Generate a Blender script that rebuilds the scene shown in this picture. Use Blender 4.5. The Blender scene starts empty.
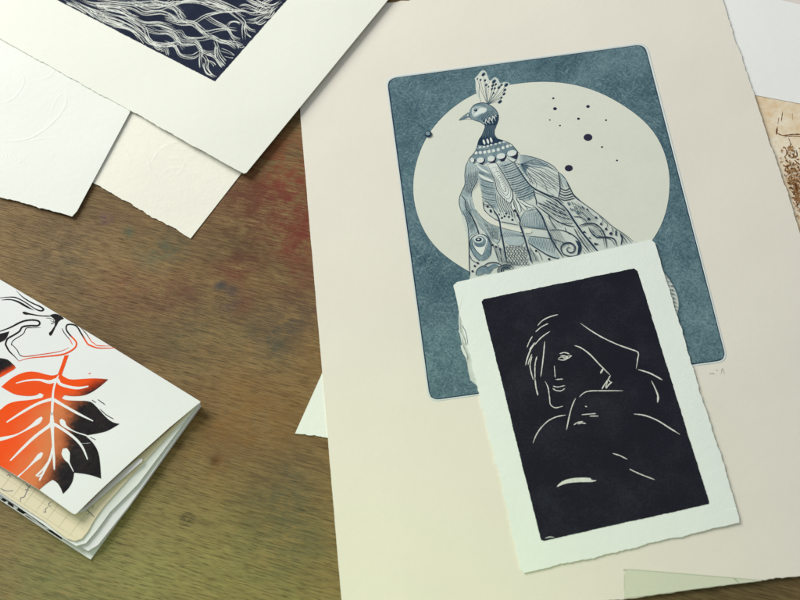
import bpy, bmesh, math, random
import numpy as np
from mathutils import Vector, Matrix, noise as mnoise
from mathutils.geometry import tessellate_polygon

S = bpy.context.scene
COL = S.collection
random.seed(7)
R = math.radians

# ------------------------------------------------------------------ camera
F, TILT, ROLL, DIST = 1500.0, R(29.7), R(-11.2), 1.10        # focal length in photo pixels (800 wide)
c_, s_ = math.cos(TILT), math.sin(TILT)
FWD = Vector((0, s_, -c_)); UP0 = Vector((0, c_, s_)); RT0 = Vector((1, 0, 0))
RT = RT0*math.cos(ROLL) + UP0*math.sin(ROLL)
UP = -RT0*math.sin(ROLL) + UP0*math.cos(ROLL)
CAM = -FWD*DIST
cd = bpy.data.cameras.new('camera'); cam = bpy.data.objects.new('camera', cd); COL.objects.link(cam)
m = Matrix.Identity(4)
for i, v in enumerate((RT, UP, -FWD, CAM)):
    for j in range(3): m[j][i] = v[j]
cam.matrix_world = m
cd.sensor_width = 36; cd.lens = F/800*36; cd.clip_start = .01; cd.clip_end = 100
S.camera = cam

def P(x, y, z=0.0):
    """photo pixel -> point of the horizontal plane at height z"""
    v = FWD*F + RT*(x-400) + UP*(300-y)
    return CAM + v*((z-CAM.z)/v.z)

def U(x, y, surf, off=0.0):
    z = 0.0
    for _ in range(4):
        p = P(x, y, z); z = surf(p.x, p.y) + off
    p = P(x, y, z); return Vector((p.x, p.y, z))

foc = P(545, 210)
cd.dof.use_dof = True
cd.dof.focus_distance = (foc-CAM).dot(FWD); cd.dof.aperture_fstop = 10.0

# ------------------------------------------------------------------ light
W = bpy.data.worlds.new('World'); S.world = W; W.use_nodes = True
bg = W.node_tree.nodes['Background']
bg.inputs[0].default_value = (.94, .97, 1.0, 1); bg.inputs[1].default_value = .385

def area(name, loc, tgt, size, power, col, size_y=None):
    l = bpy.data.lights.new(name, 'AREA'); l.size = size; l.energy = power; l.color = col
    if size_y: l.shape = 'RECTANGLE'; l.size_y = size_y
    o = bpy.data.objects.new(name, l); COL.objects.link(o); o.location = loc
    o.rotation_euler = (Vector(tgt)-Vector(loc)).to_track_quat('-Z', 'Y').to_euler()
    return o
area('window_light', (-1.20, 1.50, 1.05), (0, .05, 0), 1.15, 58, (1, .985, .93))
sl = bpy.data.lights.new('added_flare_spot', 'SPOT'); sl.energy = 14; sl.color = (.62, .92, .07); sl.spot_size = R(32); sl.spot_blend = 1; sl.shadow_soft_size = .12  # unseen yellow-green spot, added to imitate lens flare along the bottom
so = bpy.data.objects.new('added_flare_spot', sl); COL.objects.link(so); so.location = (-.35, -.75, .95)
so.rotation_euler = (P(330, 740)-so.location).to_track_quat('-Z', 'Y').to_euler()

S.view_settings.view_transform = 'Standard'; S.view_settings.look = 'None'
S.view_settings.exposure = 0; S.view_settings.gamma = 1
S.render.engine = 'CYCLES'

# ------------------------------------------------------------------ materials
def lin(c):
    return tuple((v/255/12.92 if v/255 <= .04045 else ((v/255+.055)/1.055)**2.4) for v in c) + (1,)

class NT:
    def __init__(s, name, rough=.75):
        s.m = bpy.data.materials.new(name); s.m.use_nodes = True
        s.n = s.m.node_tree.nodes; s.l = s.m.node_tree.links
        s.b = s.n['Principled BSDF']; s.b.inputs['Roughness'].default_value = rough
        s.b.inputs['Specular IOR Level'].default_value = .25
        s.tc = s.n.new('ShaderNodeTexCoord').outputs['Object']
    def set(s, node, k, v):
        if isinstance(v, bpy.types.NodeSocket): s.l.new(v, node.inputs[k])
        else: node.inputs[k].default_value = v
    def mapping(s, scale=(1, 1, 1), rot=0, loc=(0, 0, 0), src=None):
        n = s.n.new('ShaderNodeMapping'); s.l.new(src or s.tc, n.inputs[0])
        n.inputs['Scale'].default_value = scale; n.inputs['Rotation'].default_value = (0, 0, rot)
        n.inputs['Location'].default_value = loc; return n.outputs[0]
    def noise(s, vec, scale, detail=3, rough=.5, dist=0):
        n = s.n.new('ShaderNodeTexNoise'); s.l.new(vec, n.inputs['Vector'])
        n.inputs['Scale'].default_value = scale; n.inputs['Detail'].default_value = detail
        n.inputs['Roughness'].default_value = rough; n.inputs['Distortion'].default_value = dist
        return n.outputs['Fac']
    def ramp(s, fac, lo, hi, a=0, b=1):
        n = s.n.new('ShaderNodeMapRange'); s.set(n, 0, fac); n.inputs[1].default_value = lo
        n.inputs[2].default_value = hi; n.inputs[3].default_value = a; n.inputs[4].default_value = b
        return n.outputs[0]
    def math(s, op, a, b=0.0):
        n = s.n.new('ShaderNodeMath'); n.operation = op; s.set(n, 0, a); s.set(n, 1, b); return n.outputs[0]
    def mix(s, f, a, b, mode='MIX'):
        n = s.n.new('ShaderNodeMix'); n.data_type = 'RGBA'; n.blend_type = mode
        s.set(n, 0, f); s.set(n, 6, a); s.set(n, 7, b); return n.outputs[2]
    def bump(s, h, strength=.2, dist=.001, normal=None):
        n = s.n.new('ShaderNodeBump'); s.set(n, 'Height', h); n.inputs['Strength'].default_value = strength
        n.inputs['Distance'].default_value = dist
        if normal: s.l.new(normal, n.inputs['Normal'])
        s.l.new(n.outputs[0], s.b.inputs['Normal']); return n.outputs[0]
    def color(s, c): s.set(s.b, 'Base Color', c)

def paper(name, col, var=.05, tooth=.25, fine=900, stain=None):
    t = NT(name, .85)
    a = t.noise(t.mapping(), 14, 3, .6)
    f = t.noise(t.mapping(), 420, 3, .65)
    c2 = tuple(v*(1-var) for v in col[:3]) + (1,)
    c3 = tuple(v*(1-var*.9) for v in col[:3]) + (1,)
    cc = t.mix(t.ramp(a, .3, .7), col, c2)
    cc = t.mix(t.ramp(f, .45, .75), cc, c3)
    if stain:
        st = t.noise(t.mapping(loc=(3, 5, 0)), 26, 6, .75)
        cc = t.mix(t.ramp(st, .44, .66, 0, .85), cc, stain)
    t.color(cc)
    h = t.math('ADD', t.noise(t.mapping(), fine, 4, .7), t.math('MULTIPLY', t.noise(t.mapping(), 160, 2), 1.2))
    wv = t.bump(t.noise(t.mapping(loc=(2, 2, 0)), 7, 2, .4), .22, .012)
    t.bump(h, tooth, .0006, wv); return t.m

def ink(name, col, col2, s1=60, s2=500, amt=.5, rough=.6, lo=.4, hi=.7, bump=.1):
    t = NT(name, .9); t.b.inputs['Specular IOR Level'].default_value = .08
    a = t.noise(t.mapping(), s1, 4, .65); b = t.noise(t.mapping(), s2, 3, .7)
    f = t.math('MULTIPLY', t.ramp(t.math('ADD', t.math('MULTIPLY', a, .55), t.math('MULTIPLY', b, .45)), lo, hi), amt)
    t.color(t.mix(f, col, col2)); t.bump(b, bump, .0003); return t.m

def wood():
    t = NT('worn_plywood', .5); t.b.inputs['Specular IOR Level'].default_value = .16
    g0 = P(120, 250); g1 = P(260, 283.5)
    ang = math.atan2(g1.y-g0.y, g1.x-g0.x)
    wob = t.noise(t.mapping(), 5, 2)
    base = t.mapping(rot=-ang)                       # x runs along the grain
    def gr(sx, sy, sc, d=3, r=.6, loc=(0, 0, 0), dist=.0):
        return t.noise(t.mapping((sx, sy, 1), loc=loc, src=base), sc, d, r, dist)
    broad = gr(1, 5, 6, 3, .6, dist=.6)
    streak = gr(1, 18, 30, 5, .7, dist=.2)
    fine = gr(1, 24, 50, 4, .72, (2, 1, 0), .16)
    pore = gr(1, 17, 96, 2, .55, (5, 7, 0), .12)
    c = t.mix(t.ramp(broad, .3, .7), lin((142, 116, 74)), lin((112, 90, 58)))
    dirt = t.noise(t.mapping(), 11, 5, .65)
    c = t.mix(t.ramp(dirt, .5, .75, 0, .45), c, lin((72, 62, 44)))
    grn = t.noise(t.mapping(loc=(1, 9, 0)), 9, 5, .7)
    c = t.mix(t.ramp(grn, .56, .72, 0, .4), c, lin((74, 86, 66)))
    brk = t.math('ADD', t.math('MULTIPLY', t.noise(t.mapping(loc=(4, 2, 0)), 38, 6, .8), .72), t.math('MULTIPLY', fine, .4))
    sep = t.n.new('ShaderNodeSeparateXYZ'); t.l.new(t.tc, sep.inputs[0])
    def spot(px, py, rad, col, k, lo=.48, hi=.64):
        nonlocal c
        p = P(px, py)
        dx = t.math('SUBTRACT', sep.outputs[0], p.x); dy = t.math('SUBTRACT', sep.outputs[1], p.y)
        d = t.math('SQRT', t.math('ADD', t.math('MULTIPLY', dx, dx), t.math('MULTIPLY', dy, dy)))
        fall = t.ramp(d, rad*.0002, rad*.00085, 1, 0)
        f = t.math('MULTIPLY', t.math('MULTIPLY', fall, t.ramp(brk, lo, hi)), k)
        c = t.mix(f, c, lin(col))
    for a in [(100, 600, 170, (148, 148, 92), .85, .25, .6), (250, 615, 140, (144, 140, 84), .85, .3, .62), (200, 480, 70, (134, 112, 68), .5), (730, 600, 110, (86, 76, 48), .9, .2, .5)]:  # two olive patches at lower left: flare painted into the wood colour
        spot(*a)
    c = t.mix(t.ramp(streak, .46, .68, 0, .35), c, lin((156, 132, 84)))
    c = t.mix(t.ramp(streak, .5, .3, 0, .55), c, lin((78, 56, 36)))
    c = t.mix(t.ramp(fine, .5, .66, 0, .6), c, lin((72, 54, 34)))
    c = t.mix(t.ramp(fine, .44, .3, 0, .3), c, lin((160, 138, 92)))
    c = t.mix(t.ramp(pore, .57, .67, 0, .6), c, lin((44, 32, 20)))
    red = (112, 44, 34); pk = (108, 52, 46); blu = (58, 60, 66); gre = (58, 92, 74)
    for a in [(290, 190, 70, red, 1.0), (300, 240, 55, red, .8), (306, 300, 60, pk, .5), (236, 268, 26, red, .7),
              (238, 304, 24, pk, .6), (180, 296, 44, pk, .6), (120, 292, 44, pk, .4), (285, 158, 40, (150, 74, 36), .6),
              (221, 286, 8, blu, .8, .44, .56), (232, 290, 8, blu, .5, .44, .56), (228, 302, 14, blu, .5), (162, 250, 30, gre, .6),
              (105, 218, 10, (92, 56, 84), .9), (128, 232, 9, gre, .9), (290, 335, 50, (50, 70, 66), .7),
              (200, 330, 60, (70, 80, 60), .5), (60, 250, 50, (60, 66, 58), .5), (275, 478, 46, (62, 72, 62), .7),
              (285, 540, 50, (66, 76, 60), .6), (225, 450, 26, (58, 66, 62), .6), (205, 415, 10, (30, 26, 22), .9),
              (187, 520, 8, (30, 26, 20), 1.3), (215, 460, 7, (40, 34, 26), 1.0), (180, 445, 6, (50, 36, 26), 1.0),
              (240, 430, 70, (140, 100, 48), .6), (320, 350, 40, (140, 100, 46), .6), (200, 180, 90, (96, 62, 42), .6), (60, 215, 60, (96, 70, 44), .5), (240, 210, 50, (90, 50, 34), .6), (240, 250, 40, (70, 50, 36), .5), (60, 580, 60, (90, 100, 60), .4)]:
        spot(*a)
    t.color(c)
    t.set(t.b, 'Roughness', t.ramp(dirt, .3, .7, .42, .62))
    h = t.math('SUBTRACT', t.math('MULTIPLY', streak, .6), t.math('ADD', t.ramp(pore, .52, .66, 0, 1.0), t.math('MULTIPLY', fine, .5)))
    t.bump(h, .45, .0006)
    return t.m

def vcol_ink(name, rough=.55):
    t = NT(name, .9); t.b.inputs['Specular IOR Level'].default_value = .08
    a = t.n.new('ShaderNodeAttribute'); a.attribute_name = 'ink'
    n = t.noise(t.mapping(), 260, 4, .75); b = t.noise(t.mapping(), 70, 4, .7)
    f = t.ramp(t.math('ADD', t.math('MULTIPLY', n, .5), t.math('MULTIPLY', b, .5)), .35, .75, 0, .34)
    t.color(t.mix(t.math('MULTIPLY', f, .28), a.outputs['Color'], lin((150, 136, 118))))
    t.bump(n, .1, .0003); return t.m

def plate_ink(name):
    t = NT(name, .85); t.b.inputs['Specular IOR Level'].default_value = .1
    c = t.mix(t.ramp(t.noise(t.mapping(), 13, 6, .7, .6), .34, .66), lin((58, 88, 100)), lin((104, 134, 140)))
    c = t.mix(t.ramp(t.noise(t.mapping(loc=(7, 3, 0)), 34, 5, .7), .5, .72, 0, .6), c, lin((44, 76, 92)))
    for k, (ang, sc, loc) in enumerate([(.35, 1, 0), (1.25, 1.15, 3), (2.1, .9, 6), (2.8, 1.1, 9), (.9, 1.3, 12)]):
        v = t.mapping((1, 9, 1), src=t.mapping(rot=ang, loc=(loc*.1, loc*.1, 0)))
        n = t.noise(v, 100*sc, 4, .7, .7)
        w = t.noise(t.mapping(loc=(loc*2, 1, 0)), 24, 3)
        f = t.math('MULTIPLY', t.ramp(n, .55, .66), t.ramp(w, .44, .58, .12, .6))
        c = t.mix(f, c, lin((136, 162, 168)))
        f2 = t.math('MULTIPLY', t.ramp(n, .45, .35), t.ramp(w, .58, .44, .05, .5))
        c = t.mix(f2, c, lin((42, 70, 84)))
    vo = t.n.new('ShaderNodeTexVoronoi'); vo.feature = 'DISTANCE_TO_EDGE'; vo.inputs['Scale'].default_value = 24
    nz = t.n.new('ShaderNodeTexNoise'); nz.inputs['Scale'].default_value = 20; nz.inputs['Detail'].default_value = 4
    t.l.new(t.tc, nz.inputs['Vector'])
    mx = t.n.new('ShaderNodeMix'); mx.data_type = 'VECTOR'; mx.inputs[0].default_value = .07
    t.l.new(t.tc, mx.inputs[4]); t.l.new(nz.outputs['Color'], mx.inputs[5]); t.l.new(mx.outputs[1], vo.inputs['Vector'])
    c = t.mix(t.ramp(vo.outputs['Distance'], .03, .0, 0, .2), c, lin((36, 60, 82)))
    sp = t.noise(t.mapping(), 600, 2, .8)
    c = t.mix(t.ramp(sp, .56, .7, 0, .35), c, lin((150, 174, 176)))
    c = t.mix(t.ramp(sp, .44, .3, 0, .5), c, lin((38, 62, 82)))
    t.color(c); t.bump(sp, .15, .0003); return t.m

M = {}
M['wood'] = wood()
M['cream'] = paper('cream_rag_paper', lin((231, 227, 213)), .03, .12)
M['card'] = paper('white_rag_paper', lin((233, 241, 233)), .03, .22)
M['roots'] = paper('ivory_paper', lin((231, 234, 222)), .02, .15)
M['emboss'] = paper('cotton_white_paper', lin((231, 235, 227)), .02, .2)
M['deckle'] = paper('ivory_cotton_paper', lin((239, 238, 224)), .04, .25)
M['under'] = paper('pale_white_paper', lin((234, 239, 230)), .03, .2)
M['rightw'] = paper('cool_white_paper', lin((240, 242, 238)), .02, .15)
M['pinkp'] = paper('blush_paper', lin((226, 216, 210)), .03, .15)
M['brownp'] = paper('foxed_cream_paper', lin((240, 230, 206)), .06, .2, stain=lin((214, 176, 120)))
M['slip'] = paper('green_tissue', lin((212, 217, 194)), .05, .2)
M['cover'] = paper('notebook_cover_paper', lin((230, 234, 231)), .02, .08)
M['flap'] = paper('flap_paper', lin((226, 228, 230)), .03, .08)
M['page'] = paper('graph_page_paper', lin((230, 220, 190)), .05, .12)
M['pagegap'] = paper('page_edge_paper', lin((214, 206, 180)), .06, .12)
M['strip'] = paper('clear_strip', lin((222, 220, 226)), .04, .05)
M['black'] = ink('black_relief_ink', lin((31, 31, 41)), lin((92, 104, 112)), 30, 700, .14, .6, .46, .72)
M['navy'] = ink('navy_relief_ink', lin((30, 36, 54)), lin((60, 70, 90)), 60, 500, .3)
M['carve'] = ink('uninked_cut', lin((226, 230, 220)), lin((160, 168, 164)), 90, 400, .6)
M['carve2'] = ink('uninked_cut_worn', lin((170, 178, 174)), lin((96, 104, 112)), 90, 400, .8)
M['plate'] = plate_ink('blue_intaglio_ink')
M['moon'] = ink('plate_tone', lin((220, 223, 208)), lin((208, 215, 202)), 20, 300, .7, .85)
M['feather'] = ink('pale_blue_tone', lin((196, 207, 200)), lin((216, 220, 207)), 60, 500, .8, .85)
M['tone2'] = ink('soft_blue_tone', lin((158, 178, 180)), lin((198, 208, 202)), 110, 600, .8, .8)
M['tone3'] = ink('middle_blue_tone', lin((98, 124, 134)), lin((166, 184, 184)), 110, 600, .8, .8)
M['dblue'] = ink('dark_blue_line', lin((32, 50, 72)), lin((62, 88, 104)), 120, 600, .6, .7)
M['dline'] = ink('fine_blue_line', lin((56, 82, 98)), lin((100, 126, 134)), 120, 600, .6, .7)
M['ddot'] = ink('black_plum_ink', lin((44, 44, 66)), lin((60, 60, 80)), 120, 600, .4, .7)
M['white'] = ink('plate_white', lin((220, 228, 220)), lin((204, 214, 208)), 60, 500, .4, .85)
M['rim'] = ink('platemark_edge', lin((206, 216, 214)), lin((226, 228, 214)), 80, 500, .6, .85)
M['leaf'] = vcol_ink('blended_roll_ink')
M['pencil'] = ink('pencil_graphite', lin((150, 152, 146)), lin((200, 200, 188)), 300, 900, .9, .8)
M['faint'] = ink('faint_pencil', lin((186, 188, 172)), lin((206, 206, 190)), 300, 900, .8, .8)
M['penblue'] = ink('blue_grey_pen', lin((92, 98, 116)), lin((150, 150, 140)), 300, 900, .5, .7)
M['gridl'] = ink('graph_rule', lin((192, 190, 158)), lin((208, 206, 170)), 300, 900, .5, .8)
M['brown'] = ink('sepia_ink', lin((148, 98, 50)), lin((205, 166, 112)), 90, 700, .8, .75)
M['brown2'] = ink('dark_sepia_ink', lin((96, 62, 36)), lin((160, 114, 68)), 90, 700, .7, .75)
M['floral'] = ink('black_cover_ink', lin((34, 36, 30)), lin((70, 72, 62)), 60, 400, .5, .55)
M['edgestrip'] = ink('brown_edge_strip', lin((120, 82, 52)), lin((150, 110, 78)), 60, 400, .5, .6)
M['slipedge'] = ink('tissue_fold', lin((164, 176, 146)), lin((184, 196, 160)), 60, 400, .5, .7)

# ------------------------------------------------------------------ geometry helpers
def crom(pts, n=8, closed=False):
    pts = [tuple(p) for p in pts]
    if len(pts) < 3: 
        if closed: return pts
        a, b = pts; return [tuple(a[k]+(b[k]-a[k])*t/n for k in range(len(a))) for t in range(n+1)]
    L = len(pts); out = []
    rng = range(L) if closed else range(L-1)
    for i in rng:
        g = (lambda k: pts[k % L]) if closed else (lambda k: pts[max(0, min(L-1, k))])
        p0, p1, p2, p3 = g(i-1), g(i), g(i+1), g(i+2)
        for q in range(n):
            t = q/n
            out.append(tuple(.5*(2*b+(c-a)*t+(2*a-5*b+4*c-d)*t*t+(3*b-a-3*c+d)*t**3) for a, b, c, d in zip(p0, p1, p2, p3)))
    if not closed: out.append(pts[-1])
    return out

def chaikin(pts, lim=48, it=2):
    """corner cutting that leaves sharp tips alone"""
    pts = [p[:2] for p in pts]
    for _ in range(it):
        out = []; L = len(pts)
        for i in range(L):
            a, b, c = pts[i-1], pts[i], pts[(i+1) % L]
            t = abs((math.degrees(math.atan2(c[1]-b[1], c[0]-b[0])-math.atan2(b[1]-a[1], b[0]-a[0]))+180) % 360-180)
            if t > lim: out.append(b)
            else: out += [(b[0]+(a[0]-b[0])*.25, b[1]+(a[1]-b[1])*.25), (b[0]+(c[0]-b[0])*.25, b[1]+(c[1]-b[1])*.25)]
        pts = out
    return pts
def zm(x0, y0, s, pts): return [(x0+p[0]/s, y0+p[1]/s) + tuple(p[2:]) for p in pts]
def ell(cx, cy, rx, ry=None, rot=0, n=14):
    ry = rx if ry is None else ry; a = R(rot)
    return [(cx+rx*math.cos(t)*math.cos(a)-ry*math.sin(t)*math.sin(a), cy+rx*math.cos(t)*math.sin(a)+ry*math.sin(t)*math.cos(a))
            for t in (2*math.pi*k/n for k in range(n))]

class MB:
    """collects faces (with a surface and a drawing order) for ONE mesh object"""
    def __init__(s, surf, off=.00005, step=.0000005):
        s.surf, s.off, s.step = surf, off, step
        s.v, s.f, s.mi, s.mats, s.col, s.sm = [], [], [], [], [], []
    def mat(s, k):
        if k not in s.mats: s.mats.append(k)
        return s.mats.index(k)
    def add(s, vs, fs, k, cols=None, smooth=False):
        b = len(s.v); s.v += [tuple(v) for v in vs]; mi = s.mat(k)
        s.f += [tuple(b+i for i in f) for f in fs]; s.mi += [mi]*len(fs); s.sm += [smooth]*len(fs)
        s.col += cols or [(0, 0, 0, 1)]*len(vs)
    def ribbon(s, pts, w, k, taper=True, n=6, clip=None, cf=None, jit=0, raw=False):
        if len(pts[0]) == 2: pts = [p+(w,) for p in map(tuple, pts)]
        q = pts if raw else crom(pts, n)
        if clip:
            runs, cur = [], []
            for p in q:
                if inside(p, clip): cur.append(p)
                else:
                    if len(cur) > 1: runs.append(cur)
                    cur = []
            if len(cur) > 1: runs.append(cur)
        else: runs = [q]
        s.off += s.step
        for q in runs:
            L = len(q); vs = []; cs = []
            for i, p in enumerate(q):
                a = q[max(0, i-1)]; b = q[min(L-1, i+1)]
                dx, dy = b[0]-a[0], b[1]-a[1]; l = math.hypot(dx, dy) or 1e-6
                t = i/(L-1); ww = p[2]/2
                if taper: ww *= min(1, .25+5*min(t, 1-t))
                if jit: ww *= 1+random.uniform(-jit, jit)
                nx, ny = -dy/l*ww, dx/l*ww
                for sg in (1, -1):
                    vs.append(U(p[0]+sg*nx, p[1]+sg*ny, s.surf, s.off))
                    if cf: cs.append(cf(p[0], p[1]))
            s.add(vs, [(2*i, 2*i+1, 2*i+3, 2*i+2) for i in range(L-1)], k, cs or None)
    def hatch(s, poly, ang, gap, w, k, wob=.3, bend=0):
        xs = [p[0] for p in poly]; ys = [p[1] for p in poly]; cx, cy = sum(xs)/len(xs), sum(ys)/len(ys)
        rr = max(max(xs)-min(xs), max(ys)-min(ys)); a = R(ang); ux, uy = math.cos(a), math.sin(a)
        o = -rr
        while o < rr:
            q = []
            for i in range(25):
                t = -rr+2*rr*i/24; bb = bend*(t/rr)**2+random.uniform(-wob, wob)*.5
                q.append((cx+ux*t-uy*(o+bb), cy+uy*t+ux*(o+bb), w*random.uniform(.7, 1.2)))
            s.ribbon(q, w, k, n=3, clip=poly); o += gap*random.uniform(.85, 1.15)
    def ridge(s, pts, w, h, k, n=8):
        """a low blind-embossed welt in the paper"""
        q = crom(pts, n); L = len(q); vs = []; prof = [(-1, -.00003), (-.55, h*.6), (0, h), (.55, h*.6), (1, -.00003)]
        for i, p in enumerate(q):
            a = q[max(0, i-1)]; b = q[min(L-1, i+1)]; dx, dy = b[0]-a[0], b[1]-a[1]; l = math.hypot(dx, dy) or 1e-6
            e = min(1, 4*min(i, L-1-i)/(L-1)+.02)
            for u, z in prof: vs.append(U(p[0]-dy/l*u*w/2, p[1]+dx/l*u*w/2, s.surf, z*e if z > 0 else z))
        s.add(vs, [(5*i+j, 5*i+j+1, 5*i+j+6, 5*i+j+5) for i in range(L-1) for j in range(4)], k, smooth=True)
    def poly(s, pts, k, smooth=0, cf=None, thick=0, grid=.012, wob=0, sharp=False):
        """filled outline (photo pixels) laid on the surface, optionally with thickness"""
        if smooth: pts = chaikin(pts) if sharp else crom(pts, smooth, True)
        if wob: pts = [(p[0]+random.uniform(-wob, wob), p[1]+random.uniform(-wob, wob)) for p in pts]
        s.off += s.step
        pts = [p for i, p in enumerate(pts) if math.hypot(p[0]-pts[i-1][0], p[1]-pts[i-1][1]) > .03]
        xy = [U(p[0], p[1], s.surf, s.off) for p in pts]
        bm = bmesh.new(); vs = [bm.verts.new((v.x, v.y, 0)) for v in xy]
        for t in tessellate_polygon([[Vector((v.x, v.y, 0)) for v in xy]]):
            try: bm.faces.new([vs[i] for i in t])
            except ValueError: pass
        xs = [v.x for v in xy]; ys = [v.y for v in xy]
        for ax, lo, hi in ((0, min(xs), max(xs)), (1, min(ys), max(ys))):
            g = math.floor(lo/grid)*grid+grid
            while g < hi:
                co = [0, 0, 0]; no = [0, 0, 0]; co[ax] = g; no[ax] = 1
                bmesh.ops.bisect_plane(bm, geom=bm.verts[:]+bm.edges[:]+bm.faces[:], plane_co=co, plane_no=no)
                g += grid
        bm.normal_update()
        bm.verts.index_update()
        V = [Vector((v.co.x, v.co.y, s.surf(v.co.x, v.co.y)+s.off)) for v in bm.verts]
        Fc = [tuple(v.index for v in (f.verts if f.normal.z > 0 else reversed(f.verts))) for f in bm.faces]
        s.add(V, Fc, k, [cf_world(cf, v) for v in V] if cf else None, True)
        if thick:
            s.add([v-Vector((0, 0, thick)) for v in V], [tuple(reversed(f)) for f in Fc], k)
            E = [(e.verts[0].index, e.verts[1].index) for e in bm.edges if len(e.link_faces) == 1]
            for a, b in E:
                d = Vector((0, 0, thick)); s.add([V[a], V[b], V[b]-d, V[a]-d], [(0, 1, 2, 3)], k)
        bm.free()
    def build(s, name, parent=None, label=None):
        me = bpy.data.meshes.new(name); me.from_pydata(s.v, [], s.f)
        for k in s.mats: me.materials.append(M[k])
        me.polygons.foreach_set('material_index', s.mi); me.polygons.foreach_set('use_smooth', s.sm)
        at = me.color_attributes.new('ink', 'FLOAT_COLOR', 'POINT')
        at.data.foreach_set('color', [c for q in s.col for c in q])
        me.update(); o = bpy.data.objects.new(name, me); COL.objects.link(o)
        if parent:
            o.parent = parent; o.matrix_parent_inverse = Matrix.Translation(-parent.location)
        if label: o['label'] = label
        return o

def to_px(v):
    d = v-CAM; k = F/d.dot(FWD); return 400+d.dot(RT)*k, 300-d.dot(UP)*k
def cf_world(cf, v): return cf(*to_px(v))
def inside(p, poly):
    x, y = p[0], p[1]; r = False; j = len(poly)-1
    for i in range(len(poly)):
        xi, yi = poly[i][:2]; xj, yj = poly[j][:2]
        if (yi > y) != (yj > y) and x < (xj-xi)*(y-yi)/(yj-yi)+xi: r = not r
        j = i
    return r

def deckle(corners, amps, step=1.6, seed=1, wav=0, rnd=0):
    """outline whose edges wander like torn rag paper; amps per edge in px"""
    rg = random.Random(seed); out = []; L = len(corners)
    for i in range(L):
        a, b = corners[i], corners[(i+1) % L]; d = math.hypot(b[0]-a[0], b[1]-a[1]); amp = amps[i]
        n = max(2, int(d/(step if amp > 0 else 40)))
        nx, ny = -(b[1]-a[1])/d, (b[0]-a[0])/d
        ph = [rg.uniform(0, 6.3) for _ in range(5)]; fr = [rg.uniform(.04, .09), rg.uniform(.12, .2), rg.uniform(.25, .45), rg.uniform(.6, 1), .02]
        for k in range(n):
            t = k/n; s = t*d
            o = sum(w*math.sin(f*s+p) for w, f, p in zip((.5, .45, .35, .2, .6), fr, ph))*amp + rg.uniform(-.35, .35)*amp
            o *= min(1, 6*t, 6*(1-t)) if amp else 0
            out.append((a[0]+(b[0]-a[0])*t+nx*o, a[1]+(b[1]-a[1])*t+ny*o))
    return out

def rounded(corners, r, n=5):
    out = []
    L = len(corners)
    for i in range(L):
        p = Vector(corners[i][:2]); a = Vector(corners[i-1][:2])-p; b = Vector(corners[(i+1) % L][:2])-p
        a = p+a.normalized()*r; b = p+b.normalized()*r
        for k in range(n+1):
            t = k/n; q = a*(1-t)**2+p*2*t*(1-t)+b*t*t; out.append((q.x, q.y))
    return out

def edge_dist(a, b):
    """signed world distance field from the line through photo points a, b"""
    A, B = P(*a), P(*b); d = (B-A); n = Vector((-d.y, d.x, 0)).normalized()
    return lambda x, y: (x-A.x)*n.x+(y-A.y)*n.y
def bump_surf(base, amp=.0003, k=1.0, ph=0): 
    return lambda x, y: base+amp*(math.sin(x*21*k+ph)*math.cos(y*17*k+ph*2)+.5*math.sin((x+y)*31*k+ph))
def smooth(t): t = max(0, min(1, t)); return t*t*(3-2*t)

def thing(name, label, cat, px, group=None):
    o = bpy.data.objects.new(name, None); COL.objects.link(o); o.empty_display_size = .03
    o.location = P(*px); o['label'] = label; o['category'] = cat
    if group: o['group'] = group
    return o

# ------------------------------------------------------------------ table
def build_table():
    bm = bmesh.new(); bmesh.ops.create_cube(bm, size=1)
    for v in bm.verts: v.co = Vector((v.co.x*2.2, v.co.y*1.5+.12, v.co.z*.03-.015))
    bmesh.ops.bevel(bm, geom=bm.edges[:], offset=.003, segments=3, affect='EDGES')
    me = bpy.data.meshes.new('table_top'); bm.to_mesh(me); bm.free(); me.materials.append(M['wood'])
    o = bpy.data.objects.new('table_top', me); COL.objects.link(o); o['kind'] = 'structure'
    o['label'] = 'worn brown plywood work table with red and green ink stains'
build_table()
FLAT = lambda x, y: 0.0

# ------------------------------------------------------------------ plain and half hidden sheets
def sheet(name, label, cat, corners, amps, mat, surf, px, seed=1, thick=.00045, grid=.012, extra=None, rnd=0):
    t = thing(name, label, cat, px)
    b = MB(surf, 0)
    b.poly(deckle(corners, amps, seed=seed), mat, thick=thick, grid=grid)
    if extra: extra(b)
    b.build('paper', t)
    return t

S_under = bump_surf(.0006, .0001)
sheet('blank_paper', 'torn-edged blank white corner poking out from under the left side of the peacock print', 'paper',
      [(295, 433.5), (355, 441), (420, 240), (372, 262)], [.8, 0, 0, 0], 'under', S_under, (320, 425), 3)

S_deck = lambda x, y: .0008+.0003*math.sin(x*30+y*18)
def emboss_leaves(b):
    rg = random.Random(5)
    for pts in ([(118, 128), (140, 138), (160, 152), (180, 172)], [(134, 120), (150, 134), (168, 142), (196, 158)],
                [(150, 165), (158, 152), (170, 144), (190, 140)], [(112, 140), (124, 150), (132, 164)],
                [(120, 118), (128, 132), (144, 134)], [(160, 176), (172, 168), (188, 170), (202, 180)],
                [(176, 150), (188, 150), (204, 160), (214, 170)], [(140, 150), (148, 160), (150, 176)],
                [(166, 160), (176, 158), (184, 164), (178, 174), (168, 172)], [(126, 158), (140, 160), (152, 172), (160, 186)]):
        b.ridge(pts, rg.uniform(2.5, 5), .0001, 'deckle')
sheet('embossed_print', 'ivory torn-edged sheet with faint embossed leaves, right of the whiter embossed sheet', 'paper',
      [(84, 178), (190.5, 238.5), (240, 175), (330, 60), (215, -10)], [.9, 0, 0, 0, 0], 'deckle', S_deck, (190, 230), 11, extra=emboss_leaves)

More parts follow.
